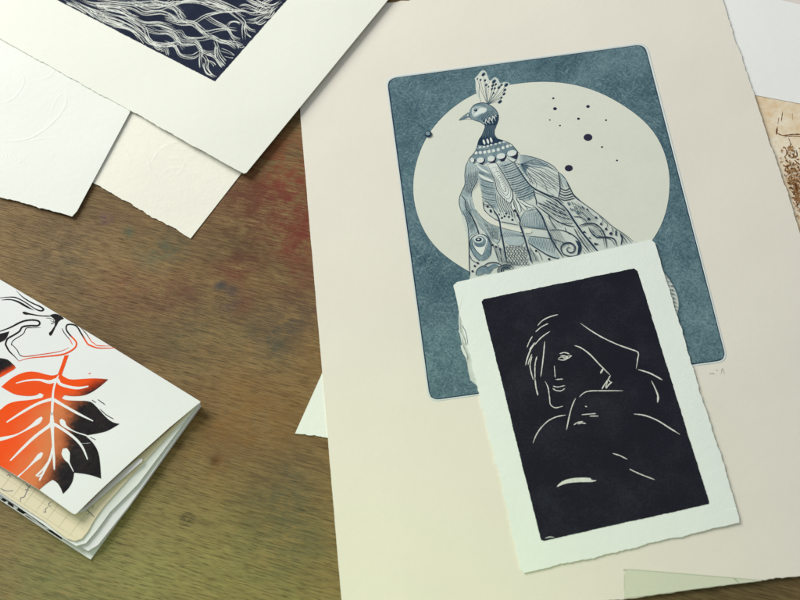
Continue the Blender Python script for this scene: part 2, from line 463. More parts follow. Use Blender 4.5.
ed1 = edge_dist((130, 110), (72, 215))
S_emb = lambda x, y: .0017+.0003*math.sin(x*24+1)+.0005*smooth(1-abs(ed1(x, y))/.03)
def emboss_arcs(b):
    for pts, w, h in (([(66, 84), (65, 106), (51, 124), (32, 137), (14, 141), (-6, 140)], 3.2, .00035),
                   ([(35, 80), (50, 76), (56, 64), (52, 50)], 3, .0003), ([(-4, 104), (10, 100), (19, 92), (24, 80), (18, 68)], 3, .0003),
                   ([(56, 138), (40, 139), (20, 143)], 2, .0002), ([(64, 92), (56, 100), (50, 116)], 2, .0002)):
        b.ridge(pts, w, h*.38, 'emboss')
    for i, x in enumerate((0, 5, 10, 15, 20, 25)):
        y = 156+x*.15
        sh = [[(x-1.5, y-4), (x-1.5, y+4)], [(x-2, y-2), (x+1, y-4), (x+2, y), (x-1, y+3)], [(x-2, y+4), (x, y-4), (x+2, y+4)],
              [(x+1.5, y-4), (x-1.5, y-2), (x+1.5, y+1), (x-1.5, y+4)], [(x-2, y), (x, y-4), (x+2, y), (x, y+4), (x-2, y)], [(x-1, y-4), (x-1, y+4), (x+2, y+3)]][i]
        b.ridge(sh, 1.5, .00008, 'emboss', 4)
sheet('embossed_print', 'bright white sheet with blind embossed rings, lying below the roots print at the left edge', 'paper',
      [(-75, 167), (-5, 195.5), (66, 214.5), (72, 216.5), (77, 211), (131, 110), (160, 30), (-60, -60)], [.7, .7, 0, 0, 0, 0, 0, 0], 'emboss', S_emb, (60, 190), 4, extra=emboss_arcs)

sheet('blank_paper', 'blush sheet, only a sliver showing at the top right corner above the white sheet', 'paper',
      [(740, -20), (758, -80), (900, -40), (880, 40), (800, 25)], [0, 0, 0, 0, 0], 'pinkp', bump_surf(.0007, .0001), (790, -20), 6)

# brown etching on the right
S_brown = lambda x, y: .0007
def build_brown():
    t = thing('etching_print', 'cream sheet with scratchy brown etching at the right, partly under the peacock print', 'print', (790, 140))
    b = MB(S_brown, 0); b.poly(deckle([(735, 84), (770, 96), (900, 122), (910, 330), (790, 330)], [0, 0, 0, 0, 0]), 'brownp', thick=.0005); b.build('paper', t)
    q = MB(S_brown, .00004); rg = random.Random(12)
    Z = lambda p: zm(740, 80, 3.75, p)
    for pts, w in (([(160, 118), (155, 155)], .9), ([(146, 140), (142, 165)], .8), ([(140, 175), (136, 205)], 1.4), ([(196, 125), (197, 150)], .4),
                   ([(136, 196), (160, 208), (200, 204), (240, 205), (320, 212)], 1.3), ([(160, 214), (200, 210), (240, 214)], .6),
                   ([(182, 218), (190, 240), (180, 262)], .7), ([(196, 238), (186, 250)], .6), ([(170, 255), (176, 275), (166, 290)], 1.0),
                   ([(206, 262), (200, 290), (214, 284), (210, 262)], 1.2), ([(204, 300), (225, 318)], 1.0), ([(160, 318), (176, 326), (185, 318)], 1.6)):
        q.ribbon(Z(pts), w, 'brown2', jit=.5)
    for k in range(2300):
        y = rg.uniform(250, 960)
        ex = 150+(y-290)*.31 if y > 290 else 150
        x = ex+abs(rg.gauss(0, 1))*60+rg.uniform(-4, 16)
        if y < 330 and rg.random() < .75: continue
        if y > 480: x = ex+rg.uniform(0, 190)
        if x > 420: continue
        a = rg.uniform(0, 6.3); l = rg.uniform(3, 13); bend = rg.uniform(-3, 3)
        q.ribbon(Z([(x, y), (x+l*.5*math.cos(a)+bend, y+l*.5*math.sin(a)), (x+l*math.cos(a), y+l*math.sin(a)*1.2)]), rg.choice((.35, .5, .8, 1.5)),
                 rg.choice(('brown', 'brown2', 'brown')), n=3)
    q.build('printed_image', t)
build_brown()
ed2 = edge_dist((755, 95), (800, 103))
sheet('blank_paper', 'cool white blank sheet lying over the brown etching at the top right', 'paper',
      [(755, 95), (800, 103.5), (905, 122), (960, 30), (800, 4.5), (776, -1), (700, -18), (715, 60)], [0, 0, 0, 0, 0, 0, 0, 0], 'rightw',
      bump_surf(.0012, .0001), (785, 50), 8)

# ------------------------------------------------------------------ peacock etching
PK = P(300, 300); PK2 = P(800, 300)
S_cream = lambda x, y: .0011+.0009*(x-PK.x)/(PK2.x-PK.x)
plateC = [(387.5, 79), (644.5, 44.5), (726, 359.5), (430.5, 400)]
moonpts = [(541, 82), (413, 180), (668, 165), (455, 105), (620, 104), (468, 270), (651, 243), (415, 205), (428, 238), (655, 132), (437, 123), (580, 86)]
def ext(a, b, k): return (a[0]+(b[0]-a[0])*k, a[1]+(b[1]-a[1])*k)

def build_peacock():
    t = thing('etching_print', 'large cream sheet with blue etching of a peacock before a full moon', 'print', (540, 420))
    outline = deckle([(299.5, 90), (303, 118), (342, 612)], [0, 0, 0]) [:-1]
    pts = deckle([(298, 55), (303, 118), (342, 606)], [0, .12, 0])[:]
    # left edge, torn bottom edge, right deckle edge, top edge
    seg = []
    def run(a, b, amp, seed): seg.extend(deckle([a, b], [amp, 0], seed=seed)[:max(2, int(math.hypot(b[0]-a[0], b[1]-a[1])/(1.6 if amp else 40)))])
    run((297.5, 40), (300.5, 118), 0, 1); run((300.5, 118), (342.5, 612), .12, 2)
    for a, b, am in (((342.5, 612), (470, 607), .6), ((470, 607), (605, 600.5), .6), ((605, 600.5), (652, 595.5), .6), ((652, 595.5), (700, 588.5), .6), ((700, 588.5), (800, 576), .8), ((800, 576), (905, 560), .8)):
        run(a, b, am, int(a[0]))
    run((905, 560), (842, 352), .5, 20); run((842, 352), (799.5, 232), .5, 21); run((799.5, 232), (757, 103), .7, 22); run((757, 103), (722, -3), .9, 23); run((722, -3), (700, -60), .7, 24)
    for p in ((700, -60), (560, -30), (440, -6), (413, -1), (408, .8), (401, .6), (396, 2.2), (388, 2.6), (380, 4), (340, 9)): seg.append(p)
    b = MB(S_cream, 0); b.poly(seg, 'cream', thick=.0005); 
    b.build('paper', t)

    pr = MB(S_cream, .00005)
    out = rounded(plateC, 9); big = rounded([(plateC[0][0]-1.6, plateC[0][1]-1.4), (plateC[1][0]+1.6, plateC[1][1]-1.6), (plateC[2][0]+1.6, plateC[2][1]+1.4), (plateC[3][0]-1.4, plateC[3][1]+1.6)], 10)
    pr.poly(big, 'rim'); pr.poly([(p[0]+random.uniform(-.12, .12), p[1]+random.uniform(-.12, .12)) for p in out], 'plate')
    pr.ribbon(out+out[:1], .9, 'dblue', raw=True, taper=False, jit=.5)
    pr.ridge(big+big[:1], 2.2, .00022, 'rim', 1)
    img = pr.build('printed_image', t)

    Mw = np.array([[U(x, y, S_cream).x, U(x, y, S_cream).y] for x, y in moonpts])
    A = np.c_[2*Mw, np.ones(len(Mw))]; sol = np.linalg.lstsq(A, (Mw**2).sum(1), rcond=None)[0]
    rad = math.sqrt(sol[2]+sol[0]**2+sol[1]**2); cen = Vector((sol[0], sol[1], 0))
    ms = []
    # circle corrected towards the traced outline so it is the slightly hand-drawn round of the print
    angs = [(math.atan2(p[1]-sol[1], p[0]-sol[0]), math.hypot(p[0]-sol[0], p[1]-sol[1])) for p in Mw]
    for k in range(96):
        a = 2*math.pi*k/96; w = [(math.exp(-(((a-q+math.pi) % (2*math.pi))-math.pi)**2/.08), r) for q, r in angs]
        sw = sum(x for x, _ in w)+.25; r = (sum(x*r for x, r in w)+.25*rad)/sw
        ms.append(to_px(Vector((cen.x+r*math.cos(a), cen.y+r*math.sin(a), S_cream(cen.x, cen.y)))))
    mo = MB(S_cream, .00009); mo.poly(ms, 'moon'); mo.ribbon(ms+ms[:1], .5, 'dline', taper=False, raw=True)
    for x, y, r in ((553.3, 98.3, 1.0), (555, 108.7, 1.6), (549.8, 120, .7), (560, 125.5, .8), (578.5, 118.7, 1.2), (588, 106.5, 1.5), (606, 120.2, .9),
                    (588, 137.4, 3.6), (602, 147, .9), (617, 160.5, .9), (568.8, 168.2, 3.3)):
        mo.poly(ell(x, y, r*1.25, r), 'ddot')
    mo.build('moon', img)

    pk = MB(S_cream, .000105)
    body = [(484, 133), (481, 140), (477, 146), (471, 158), (466, 170), (465, 184), (462, 192), (459, 200), (460, 208), (463, 222), (468, 240), (469.5, 262), (470, 277), (463, 295), (459, 316), (461, 338), (467, 362), (480, 388),
            (560, 400), (640, 370), (668, 330), (677, 316), (679, 305), (676, 291), (668, 277), (655, 262), (641, 245), (625, 236), (608, 221), (592, 209), (578, 198.5), (571, 190), (567, 183), (560, 173), (553, 166), (545, 161.5), (530, 157), (520, 154.5), (516, 150), (511, 145), (503, 141.5), (498, 137), (494, 134), (490, 128)]
    pk.poly(body, 'feather', smooth=3)
    L = lambda pts, w=.55, k='dblue', **q: pk.ribbon(pts, w, k, **q)
    # --- crest, head, neck
    Z = lambda p: zm(455, 65, 10, p)
    pk.poly(Z([(222, 300), (208, 250), (205, 165), (198, 135), (225, 105), (265, 58), (305, 62), (328, 115), (350, 155), (395, 122), (432, 142), (452, 180), (505, 168), (545, 185), (530, 215), (440, 240), (300, 330), (240, 330)]), 'feather', smooth=4)
    pk.poly(Z([(245, 330), (228, 240), (218, 150), (250, 118), (285, 85), (312, 120), (330, 190), (380, 150), (410, 170), (440, 205), (512, 190), (512, 250), (486, 320), (440, 380), (370, 410), (265, 385)]), 'moon', smooth=4)
    for x, y, r in ((285, 95, 17), (255, 150, 10), (225, 140, 7), (300, 155, 11), (313, 200, 11), (335, 218, 8), (390, 165, 18), (378, 205, 13), (408, 195, 11), (370, 240, 10), (398, 235, 10), (385, 283, 9), (440, 225, 14), (465, 200, 11), (512, 200, 17), (498, 250, 13), (490, 290, 13), (463, 328, 11), (450, 368, 17)):
        L(Z([(325, 395), ((325+x)/2+(x-325)*.12, (395+y)/2-8), (x, y)]), .36, 'dline')
        pk.poly(ell(*Z([(x, y)])[0], r*.14, r*.085, rot=-40), 'dblue'); L(Z([(x-r*1.3, y-r*.6), (x, y-r*1.5), (x+r*1.3, y-r*.4)]), .35, 'tone3')
    L(Z([(262, 385), (240, 280), (250, 160)]), .4, 'dline'); 
    pk.poly(Z([(38, 555), (85, 515), (140, 475), (160, 520), (110, 535), (60, 555)]), 'tone3'); L(Z([(38, 555), (90, 532), (150, 515)]), .35); L(Z([(38, 553), (80, 512), (140, 472)]), .45); L(Z([(60, 550), (110, 542), (170, 545)]), .35)
    pk.poly(ell(*Z([(128, 500)])[0], .9, .6), 'rim')
    pk.poly(Z([(140, 500), (150, 445), (185, 405), (240, 382), (300, 382), (360, 410), (405, 445), (430, 490), (430, 560), (410, 600), (400, 640), (290, 600), (255, 572), (195, 555), (160, 535)]), 'tone3', smooth=3)
    L(Z([(150, 450), (185, 405), (240, 382), (300, 380), (360, 408), (405, 445), (433, 500), (430, 560), (405, 630)]), .75)
    L(Z([(142, 470), (150, 525), (195, 552), (255, 572), (285, 600)]), .6)
    pk.poly(Z([(168, 470), (185, 430), (225, 410), (290, 420), (320, 440), (300, 480), (250, 500), (205, 520), (180, 510)]), 'tone2', smooth=3)
    pk.poly(Z([(190, 490), (215, 470), (245, 435), (285, 428), (315, 445), (295, 472), (240, 490), (208, 508)]), 'white', smooth=3)
    pk.poly(ell(*Z([(207, 450)])[0], 1.7, 1.6), 'dblue'); pk.hatch(Z([(250, 490), (330, 450), (380, 430), (425, 490), (420, 560), (330, 560), (260, 560)]), 70, 1.1, .4, 'dblue'); pk.poly(ell(*Z([(203, 446)])[0], .6, .5), 'tone2'); L(Z([(183, 425), (172, 460), (180, 500), (200, 520)]), .7, 'white')
    for x in (240, 262, 285, 305): L(Z([(x, 505), (x+8, 545)]), .3, 'dline')
    Z = lambda p: zm(455, 115, 10, p)
    pk.poly(Z([(278, 55), (330, 40), (380, 5), (432, 0), (428, 60), (405, 120), (398, 190), (430, 238), (500, 268), (440, 300), (330, 330), (225, 345), (222, 300), (240, 240), (275, 195), (296, 130), (290, 85)]), 'dblue', smooth=3)
    for i in range(9):
        x = 300+i*13; L(Z([(x, 100), (x-8-i, 150), (x-30+i*3, 230)]), .3, 'tone3')
    L(Z([(275, 75), (300, 75), (310, 45), (335, 75), (345, 25), (370, 60), (375, 10), (395, 35), (402, 0), (420, 20)]), .75, 'white')
    for a in ([(300, 70), (315, 95)], [(335, 55), (350, 90)], [(365, 45), (380, 85)], [(395, 30), (405, 60)]): L(Z(a), .7, 'tone2')
    for x, y, rr in ((290, 270, 0), (328, 262, 0), (362, 250, 0)): pk.poly(ell(*Z([(x, y)])[0], 1.1, 2.7, rot=-18), 'white')
    # --- collar of scales
    pk.poly(Z([(228, 300), (300, 310), (400, 285), (480, 262), (560, 290), (610, 350), (640, 395), (620, 448), (570, 430), (520, 410), (480, 478), (430, 450), (385, 508), (330, 470), (272, 508), (215, 470), (165, 516), (140, 470), (150, 430), (195, 375), (222, 330)]), 'tone3')
    for (x, y) in ((250, 322), (290, 318), (328, 310), (362, 298), (407, 290), (447, 278), (490, 268)): pk.poly(ell(*Z([(x, y)])[0], 1.3, .85, rot=-15), 'white')
    for (x, y) in ((210, 378), (253, 375), (297, 372), (340, 365), (385, 357), (432, 345), (480, 328), (525, 312), (560, 300)): pk.poly(ell(*Z([(x, y)])[0], 1.6, 1.55), 'white' if x < 550 else 'feather')
    for x, y in ((230, 350), (275, 345), (318, 340), (362, 328), (408, 318), (455, 305), (503, 295)): L(Z([(x-18, y-8), (x, y+8), (x+18, y-10)]), .45)
    for x, y, rx, ry, t1 in ((172, 455, 20, 24, (165, 515)), (253, 455, 36, 27, (270, 507)), (360, 440, 37, 28, (382, 508)), (458, 415, 44, 28, (482, 478)), (568, 385, 48, 30, (618, 448))):
        pk.poly(Z([(x-rx-10, y-8), (x-rx*.8, y+ry*.5), (t1[0], t1[1]), (x+rx+14, y+ry*.2), (x+rx+12, y-20), (x, y+ry*.3)]), 'ddot')
        pk.poly(ell(*Z([(x, y-4)])[0], rx*.1, ry*.1, rot=-12), 'white')
        for k in (-.5, 0, .5): L(Z([(x+k*rx, y-ry), (x+k*rx, y-ry*.2)]), .3, 'tone2')
    L(Z([(630, 385), (655, 430), (640, 478), (580, 455), (525, 425)]), 1.2, 'white'); L(Z([(640, 380), (665, 440), (650, 492), (560, 460), (515, 425)]), .5)
    L(Z([(430, 238), (500, 262), (560, 290), (610, 345), (640, 385)]), .6); L(Z([(296, 130), (270, 200), (238, 255), (222, 320), (195, 375), (150, 425), (130, 455)]), .6)
    # --- breast and left wing
    Z = lambda p: zm(450, 155, 10, p)
    pk.poly(Z([(190, 70), (250, 95), (275, 150), (280, 220), (255, 290), (225, 340), (205, 420), (150, 460), (110, 420), (130, 360), (155, 300), (152, 200), (168, 110)]), 'tone2', smooth=3)
    L(Z([(185, 50), (160, 110), (148, 200), (150, 290), (120, 360), (95, 430), (95, 500), (125, 600)]), .8, 'dline')
    L(Z([(255, 95), (278, 150), (280, 220), (258, 285), (228, 335), (212, 400), (235, 500), (285, 600)]), .6)
    for i in range(9):
        x = 172+i*11; L(Z([(x, 100+abs(i-4)*4), (x-4+i, 200), (x-22-i, 300), (x-50-i*4, 400+i*3)]), .33, 'dline')
    for i in range(5):
        x = 180+i*17; L(Z([(x, 110), (x-3, 200), (x-20, 290), (x-42, 370)]), .3, 'white')
    pk.poly(Z([(100, 440), (150, 455), (165, 520), (190, 600), (130, 600), (105, 520)]), 'tone2', smooth=3)
    L(Z([(110, 400), (150, 450), (160, 520), (185, 600)]), .9); L(Z([(205, 420), (160, 450)]), .5)
    pk.poly(Z([(165, 450), (215, 415), (235, 500), (285, 600), (200, 600), (170, 520)]), 'tone2', smooth=3)
    L(Z([(180, 450), (195, 520), (225, 600)]), .4, 'white'); L(Z([(200, 440), (215, 520), (250, 600)]), .4, 'dblue')
    pk.poly(Z([(275, 270), (300, 320), (318, 400), (325, 480), (350, 550), (390, 600), (285, 600), (240, 500), (225, 410), (240, 330)]), 'moon', smooth=3)
    # torso tone
    pk.poly(Z([(262, 100), (330, 100), (385, 130), (430, 230), (450, 320), (470, 400), (470, 550), (420, 520), (345, 450), (325, 400), (300, 300), (275, 220)]), 'tone2', smooth=3)
    pk.hatch(Z([(262, 100), (330, 100), (385, 130), (430, 230), (450, 320), (470, 400), (470, 550), (420, 520), (345, 450), (325, 400), (300, 300)]), 22, 1.0, .4, 'tone3')
    for i in range(12):
        y = 150+i*30; L(Z([(280+i*4, y-10), (350, y+18), (440+i*3, y+40)]), .42, 'dblue' if i % 2 else 'tone2')
    for i in range(14):
        y = 160+i*25; L(Z([(285+i*4, y), (350, y+28), (440+i*2, y+45)]), .25, 'dblue')
    L(Z([(262, 90, .8), (300, 130, 1.8), (350, 160, 2.0), (392, 182, 1)]), 1, 'white'); L(Z([(280, 190, 1), (320, 215, 2.4), (380, 245, 2.8), (438, 268, 1.6)]), 1, 'white')
    # right torso
    pk.poly(Z([(490, 95), (560, 60), (640, 75), (700, 130), (770, 220), (835, 310), (848, 400), (800, 445), (730, 455), (660, 400), (625, 330), (580, 230)]), 'tone2', smooth=3)
    pk.hatch(Z([(600, 330), (720, 330), (820, 300), (848, 400), (800, 445), (730, 455), (660, 400)]), -30, .9, .55, 'tone3', bend=-3)
    pk.hatch(Z([(500, 100), (640, 75), (700, 130), (830, 310), (620, 330), (560, 230)]), -22, 1.1, .3, 'tone3', bend=-2)
    for i in range(17):
        y = 100+i*21; x = 500+i*11; L(Z([(x, y+12), (x+60, y+3), (x+130, y-25), (x+165+i, y-50)]), .42 if i % 3 else .7, 'dline' if i % 3 else 'dblue')
    for i in range(16):
        y = 110+i*21; x = 508+i*11; L(Z([(x, y+14), (x+60, y+4), (x+130, y-24)]), .3, 'white' if i % 2 else 'feather')
    # central long feather
    cf = [(375, 95), (410, 170), (450, 260), (470, 350), (520, 420), (590, 480), (622, 440), (625, 380), (590, 290), (540, 200), (490, 120), (455, 80)]
    pk.poly(Z(cf), 'white', smooth=3); L(Z(cf+cf[:1]), .8)
    cf2 = [(470+(x-515)*.66, 0) for x, _ in cf]
    for k, w in ((.8, .45), (.58, .5), (.36, .45)):
        q = [((x-520)*k+522, (y-290)*(k*.9+.08)+290) for x, y in cf]; L(Z(q+q[:1]), w)
    for i in range(11): pk.poly(ell(*Z([(462+i*9.5+(i > 5)*3, 140+i*22)])[0], .55, .45), 'ddot')
    # lower fans
    for i in range(7):
        x = 455+i*22; L(Z([(x, 380+i*12), (x+10, 470+i*6), (x+50, 570), (x+62, 640)]), .45, 'dline'); L(Z([(x+9, 390+i*12), (x+20, 470+i*6), (x+58, 565), (x+68, 620)]), .45, 'white')
    for a in ([(640, 420), (680, 500), (700, 570)], [(670, 430), (720, 500), (765, 550)], [(700, 450), (760, 495), (830, 520)], [(620, 470), (630, 520), (650, 560)]):
        L(Z([p+(w,) for p, w in zip(a, (1, 2.4, 2.6))]), 1, 'white'); L(Z([(p[0]+14, p[1]-8) for p in a]), .55); L(Z([(p[0]-14, p[1]+9) for p in a]), .45)
    for x, y in ((645, 555), (680, 585), (375, 515), (405, 555)): pk.poly(ell(*Z([(x, y)])[0], 1.1, 1.2), 'ddot'); 
    L(Z([(330, 470), (345, 550), (420, 620)]), .6); L(Z([(345, 450), (420, 520), (450, 600)]), .5)
    # --- right wing
    Z = lambda p: zm(510, 145, 10, p)
    wing = [(100, 100), (230, 122), (350, 165), (430, 210), (482, 268), (495, 370), (498, 440), (480, 525), (380, 492), (270, 440), (200, 388), (150, 300), (105, 190)]
    pk.poly(Z(wing), 'feather', smooth=3)
    pk.poly(Z([(105, 100), (230, 122), (340, 163), (390, 195), (330, 225), (200, 225), (110, 200)]), 'tone2', smooth=3)
    pk.poly(Z([(95, 185), (200, 205), (160, 250), (180, 330), (130, 260)]), 'tone3', smooth=2)
    for e in ([(240, 190), (370, 215), (480, 275)], [(230, 215), (360, 245), (488, 330)], [(220, 225), (340, 280), (490, 400)], [(200, 240), (330, 310), (420, 400), (484, 480)],
              [(180, 240), (280, 310), (350, 390), (375, 488)], [(160, 250), (220, 320), (262, 380), (265, 432)], [(150, 260), (185, 320), (205, 385)],
              [(240, 150), (330, 180), (430, 220)], [(230, 170), (340, 198), (460, 250)], [(170, 260), (210, 340), (230, 400)]):
        L(Z([(108, 190)]+e), .5, 'dblue')
    for i in range(8): L(Z([(115, 115+i*9), (220, 130+i*9), (320+i*6, 165+i*7)]), .28, 'dline')
    L(Z(wing[:5]), .75); L(Z([(482, 268), (492, 340), (500, 440), (482, 525)]), .9)
    L(Z([(40, 180), (90, 250), (150, 340), (200, 400), (270, 450), (380, 500), (480, 535), (540, 600)]), 1.1)
    L(Z([(60, 170), (110, 250), (180, 360)]), .5, 'white')
    L(Z([(210, 420), (300, 470), (400, 520), (470, 560), (510, 600)]), .8); L(Z([(240, 470), (330, 505), (430, 560), (480, 600)]), .5)
    L(Z([(230, 440), (245, 500), (262, 560), (262, 600)]), .9)
    L(Z([(482, 268), (545, 330), (600, 430), (640, 500), (740, 590)]), .9); L(Z([(500, 300), (510, 370), (530, 430)]), .4, 'dline'); L(Z([(510, 300), (540, 370), (570, 430)]), .35, 'dline'); L(Z([(520, 310), (565, 380), (590, 440)]), .35, 'dline')
    for i, (y, w) in enumerate(((430, .9), (455, .7), (482, 1.1), (508, .8), (530, .9))): L(Z([(500-i*3, y), (550, y+22), (605+i*11, y)]), w)
    pk.poly(Z([(505, 330), (530, 380), (580, 415), (560, 350), (500, 285)]), 'tone2')
    # --- train, lower left (eye feather etc.)
    Z = lambda p: zm(450, 210, 8.575, p)
    pk.poly(Z([(100, 0), (140, 0), (190, 60), (240, 180), (180, 215), (155, 240), (150, 130)]), 'tone2', smooth=2)
    for k in range(6): L(Z([(105+k*7, 0), (140+k*9, 80), (160+k*11, 190)]), .28, 'dline')
    for k in range(7): L(Z([(120+k*8, 30+k*22), (150+k*8, 35+k*22)]), .25, 'dline')
    L(Z([(100, 0), (140, 80), (158, 180), (162, 300), (165, 480), (170, 560)]), .8)
    L(Z([(150, 0), (205, 90), (240, 180), (245, 210)]), 1.1)
    pk.poly(Z([(160, 0), (225, 0), (270, 60), (340, 120), (425, 150), (428, 250), (400, 285), (340, 240), (300, 190), (250, 140), (220, 80)]), 'tone3', smooth=2)
    pk.poly(Z([(305, 140), (425, 160), (420, 260), (395, 280), (330, 215)]), 'tone2', smooth=2); pk.hatch(Z([(160, 0), (225, 0), (270, 60), (340, 120), (425, 150), (428, 250), (400, 285), (340, 240), (300, 190), (250, 140)]), 55, 1.0, .4, 'feather')
    for k in range(9): L(Z([(310+k*12, 150+k*2), (335+k*9, 200+k*6), (350+k*8, 250)]), .3, 'dline')
    pk.poly(Z([(225, 0), (290, 0), (370, 70), (430, 110), (600, 160), (690, 165), (690, 200), (560, 185), (425, 150), (340, 120), (270, 60)]), 'moon', smooth=2)
    L(Z([(225, 0), (270, 60), (340, 115), (425, 145), (560, 182), (690, 205)]), .5, 'dline'); L(Z([(290, 0), (350, 55), (430, 95), (590, 130)]), .6)
    pk.poly(Z([(385, 15), (480, 15), (560, 80), (580, 125), (430, 95)]), 'feather'); 
    for k in range(6): L(Z([(400+k*24, 0), (425+k*22, 50+k*4)]), .35, 'dline')
    for x, y in ((350, 12), (420, 40), (445, 68), (468, 55), (483, 30), (505, 60), (536, 85), (365, 300), (393, 315), (428, 335), (238, 455), (212, 480), (193, 525), (580, 45)): pk.poly(ell(*Z([(x, y)])[0], 1.15, 1.1), 'ddot')
    pk.poly(ell(*Z([(262, 320)])[0], 10.6, 13.5, rot=-12), 'tone2'); pk.poly(ell(*Z([(262, 300)])[0], 7.6, 11, rot=-10), 'white')
    pk.poly(Z([(185, 240), (170, 300), (200, 370), (250, 430), (310, 420), (345, 380), (350, 310), (325, 240), (318, 300), (280, 390), (230, 350), (195, 290)]), 'tone3', smooth=2)
    L(Z([(250, 208), (190, 235), (170, 300), (205, 385), (255, 440)]), .7); L(Z([(250, 208), (310, 225), (350, 300), (345, 385)]), .9)
    L(Z([(190, 250), (205, 320), (270, 388), (300, 340), (318, 270)]), .6)
    pk.poly(ell(*Z([(255, 270)])[0], 6.4, 5.8), 'tone3'); pk.poly(ell(*Z([(245, 255)])[0], 4.5, 3.0), 'white'); pk.poly(ell(*Z([(245, 254)])[0], 3.4, 2.1), 'dblue'); pk.poly(ell(*Z([(243, 251)])[0], 1.2, .6), 'white')
    for k in range(7): L(Z([(210+k*15, 290), (215+k*13, 320)]), .3, 'dblue')
    L(Z([(165, 380), (190, 430), (240, 455)]), .6); L(Z([(300, 190), (345, 260), (380, 330), (420, 450)]), .6); L(Z([(400, 285), (430, 350), (440, 450)]), .5)
    for k in range(5): L(Z([(385+k*16, 300+k*6), (405+k*14, 380), (430+k*12, 455)]), .4, 'dline')
    L(Z([(375, 0), (420, 80), (440, 200), (465, 330), (490, 460)]), 1.5); L(Z([(392, 0), (432, 80), (452, 200), (478, 330), (500, 455)]), .6, 'white')
    L(Z([(560, 0), (600, 90), (640, 220), (675, 350), (690, 440)]), 1.5); L(Z([(575, 0), (612, 90), (652, 220), (688, 350)]), .6, 'white')
    pk.poly(Z([(440, 165), (600, 190), (635, 280), (600, 310), (500, 300), (465, 270)]), 'tone2')
    for k in range(13): L(Z([(445+k*14, 245-k*4+k*k*.2), (475+k*15, 175+k*4)]), .35, 'dblue')
    rg = random.Random(3)
    for row in range(8):
        y = 312+row*21; x = 478+row*3+(row % 2)*13
        while x < 655+row*3:
            q = rg.uniform(-3, 3); e = rg.uniform(11, 16)
            L(Z([(x-e, y-8+q), (x-e*.6, y+7+q), (x, y+13+q), (x+e*.6, y+7-q), (x+e, y-8-q)]), .5, 'dblue'); x += 26+rg.uniform(-3, 3)
    pk.poly(Z([(225, 560), (240, 510), (290, 485), (330, 500), (300, 540)]), 'tone3', smooth=2); pk.poly(Z([(300, 540), (320, 490), (380, 460), (420, 480), (370, 500), (340, 540)]), 'tone3', smooth=2)
    L(Z([(220, 560), (235, 510), (285, 480), (330, 495)]), .9); L(Z([(290, 480), (330, 455), (390, 450), (440, 470)]), 1.0)
    for r, w in ((8, .9), (6.3, .5), (4.6, 1.2), (2.5, .8)):
        c = Z([(478, 520)])[0]; q = ell(c[0], c[1], r, r*.75); L(q+q[:1], w)
    # --- train, middle (spiral etc.)
    Z = lambda p: zm(510, 200, 9.225, p)
    pk.poly(Z([(90, 170), (130, 110), (210, 80), (250, 90), (290, 160), (325, 265), (250, 258), (120, 240)]), 'tone3')
    for k in range(16): L(Z([(100+k*14, 235+k*1.5), (115+k*11.5, 160-k*3), (150+k*6, 105-k)]), .38, 'feather' if k % 2 else 'white')
    pk.poly(Z([(150, 330), (370, 365), (400, 430), (455, 530), (420, 535), (300, 480), (175, 400)]), 'tone2')
    for k in range(18): L(Z([(165+k*14, 395+k*6.5), (185+k*14, 335+k*2)]), .42, 'dblue')
    L(Z([(120, 245), (250, 262), (330, 272), (420, 278)]), .5, 'dline'); L(Z([(150, 328), (300, 345), (400, 362), (480, 385)]), .6)
    L(Z([(170, 395), (260, 455), (360, 515), (450, 540)]), 1.0)
    L(Z([(80, 200), (130, 340), (165, 460), (205, 585)]), 1.5); L(Z([(95, 200), (143, 340), (178, 460), (215, 570)]), .5, 'white')
    L(Z([(225, 60), (290, 140), (340, 260), (400, 390), (490, 530)]), 1.7); L(Z([(240, 60), (303, 140), (352, 260), (412, 390), (498, 520)]), .6, 'white')
    L(Z([(420, -10), (520, 80), (590, 190), (660, 290), (740, 390), (830, 500)]), 1.9); L(Z([(440, -5), (534, 85), (604, 190), (674, 290), (750, 385)]), .6, 'white')
    for pts, w in (([(250, 20), (340, 60), (440, 110), (540, 145)], .9), ([(245, 50), (340, 120), (420, 185), (520, 230), (600, 245)], .9), ([(270, 70), (360, 140), (440, 200), (530, 215), (590, 210)], .5),
                   ([(300, 10), (400, 70), (500, 120)], .5), ([(330, 0), (420, 50), (510, 100)], 1.0), ([(300, 60), (400, 125), (500, 165), (570, 175)], .6), ([(350, 130), (380, 200), (425, 270)], .7),
                   ([(505, 250), (520, 290), (560, 320)], .5), ([(590, 260), (640, 350), (730, 470)], .9), ([(610, 255), (670, 350), (738, 440)], .4),
                   ([(370, 275), (460, 275), (560, 310), (630, 370), (655, 440), (630, 500), (560, 520), (490, 495), (470, 440), (500, 400), (560, 395), (600, 430), (590, 475), (550, 485), (525, 460), (540, 435), (560, 445)], 1.1),
                   ([(480, 385), (500, 400)], .7), ([(485, 440), (510, 405), (555, 402), (590, 435), (580, 468)], .5), ([(180, 430), (230, 520), (240, 560)], .5), ([(260, 470), (300, 560)], .5)):
        L(Z(pts), w)
    pk.poly(Z([(600, 370), (650, 400), (655, 460), (620, 505), (630, 430)]), 'dblue', smooth=2)
    for x, y in ((240, 468), (360, 545), (50, 100), (75, 145), (22, 183)): pk.poly(ell(*Z([(x, y)])[0], 1.2, 1.1), 'ddot')
    for k in range(6): L(Z([(175+k*15, 440+k*14), (190+k*14, 500+k*10), (200+k*13, 570)]), .3, 'dline')
    pk.hatch(Z([(600, 250), (740, 420), (830, 500), (740, 540), (670, 480), (650, 400)]), 50, 2.2, .35, 'dline', bend=3)
    pk.hatch(Z([(250, 20), (440, 0), (600, 200), (560, 240), (400, 160)]), 38, 1.5, .35, 'dline', bend=-4)
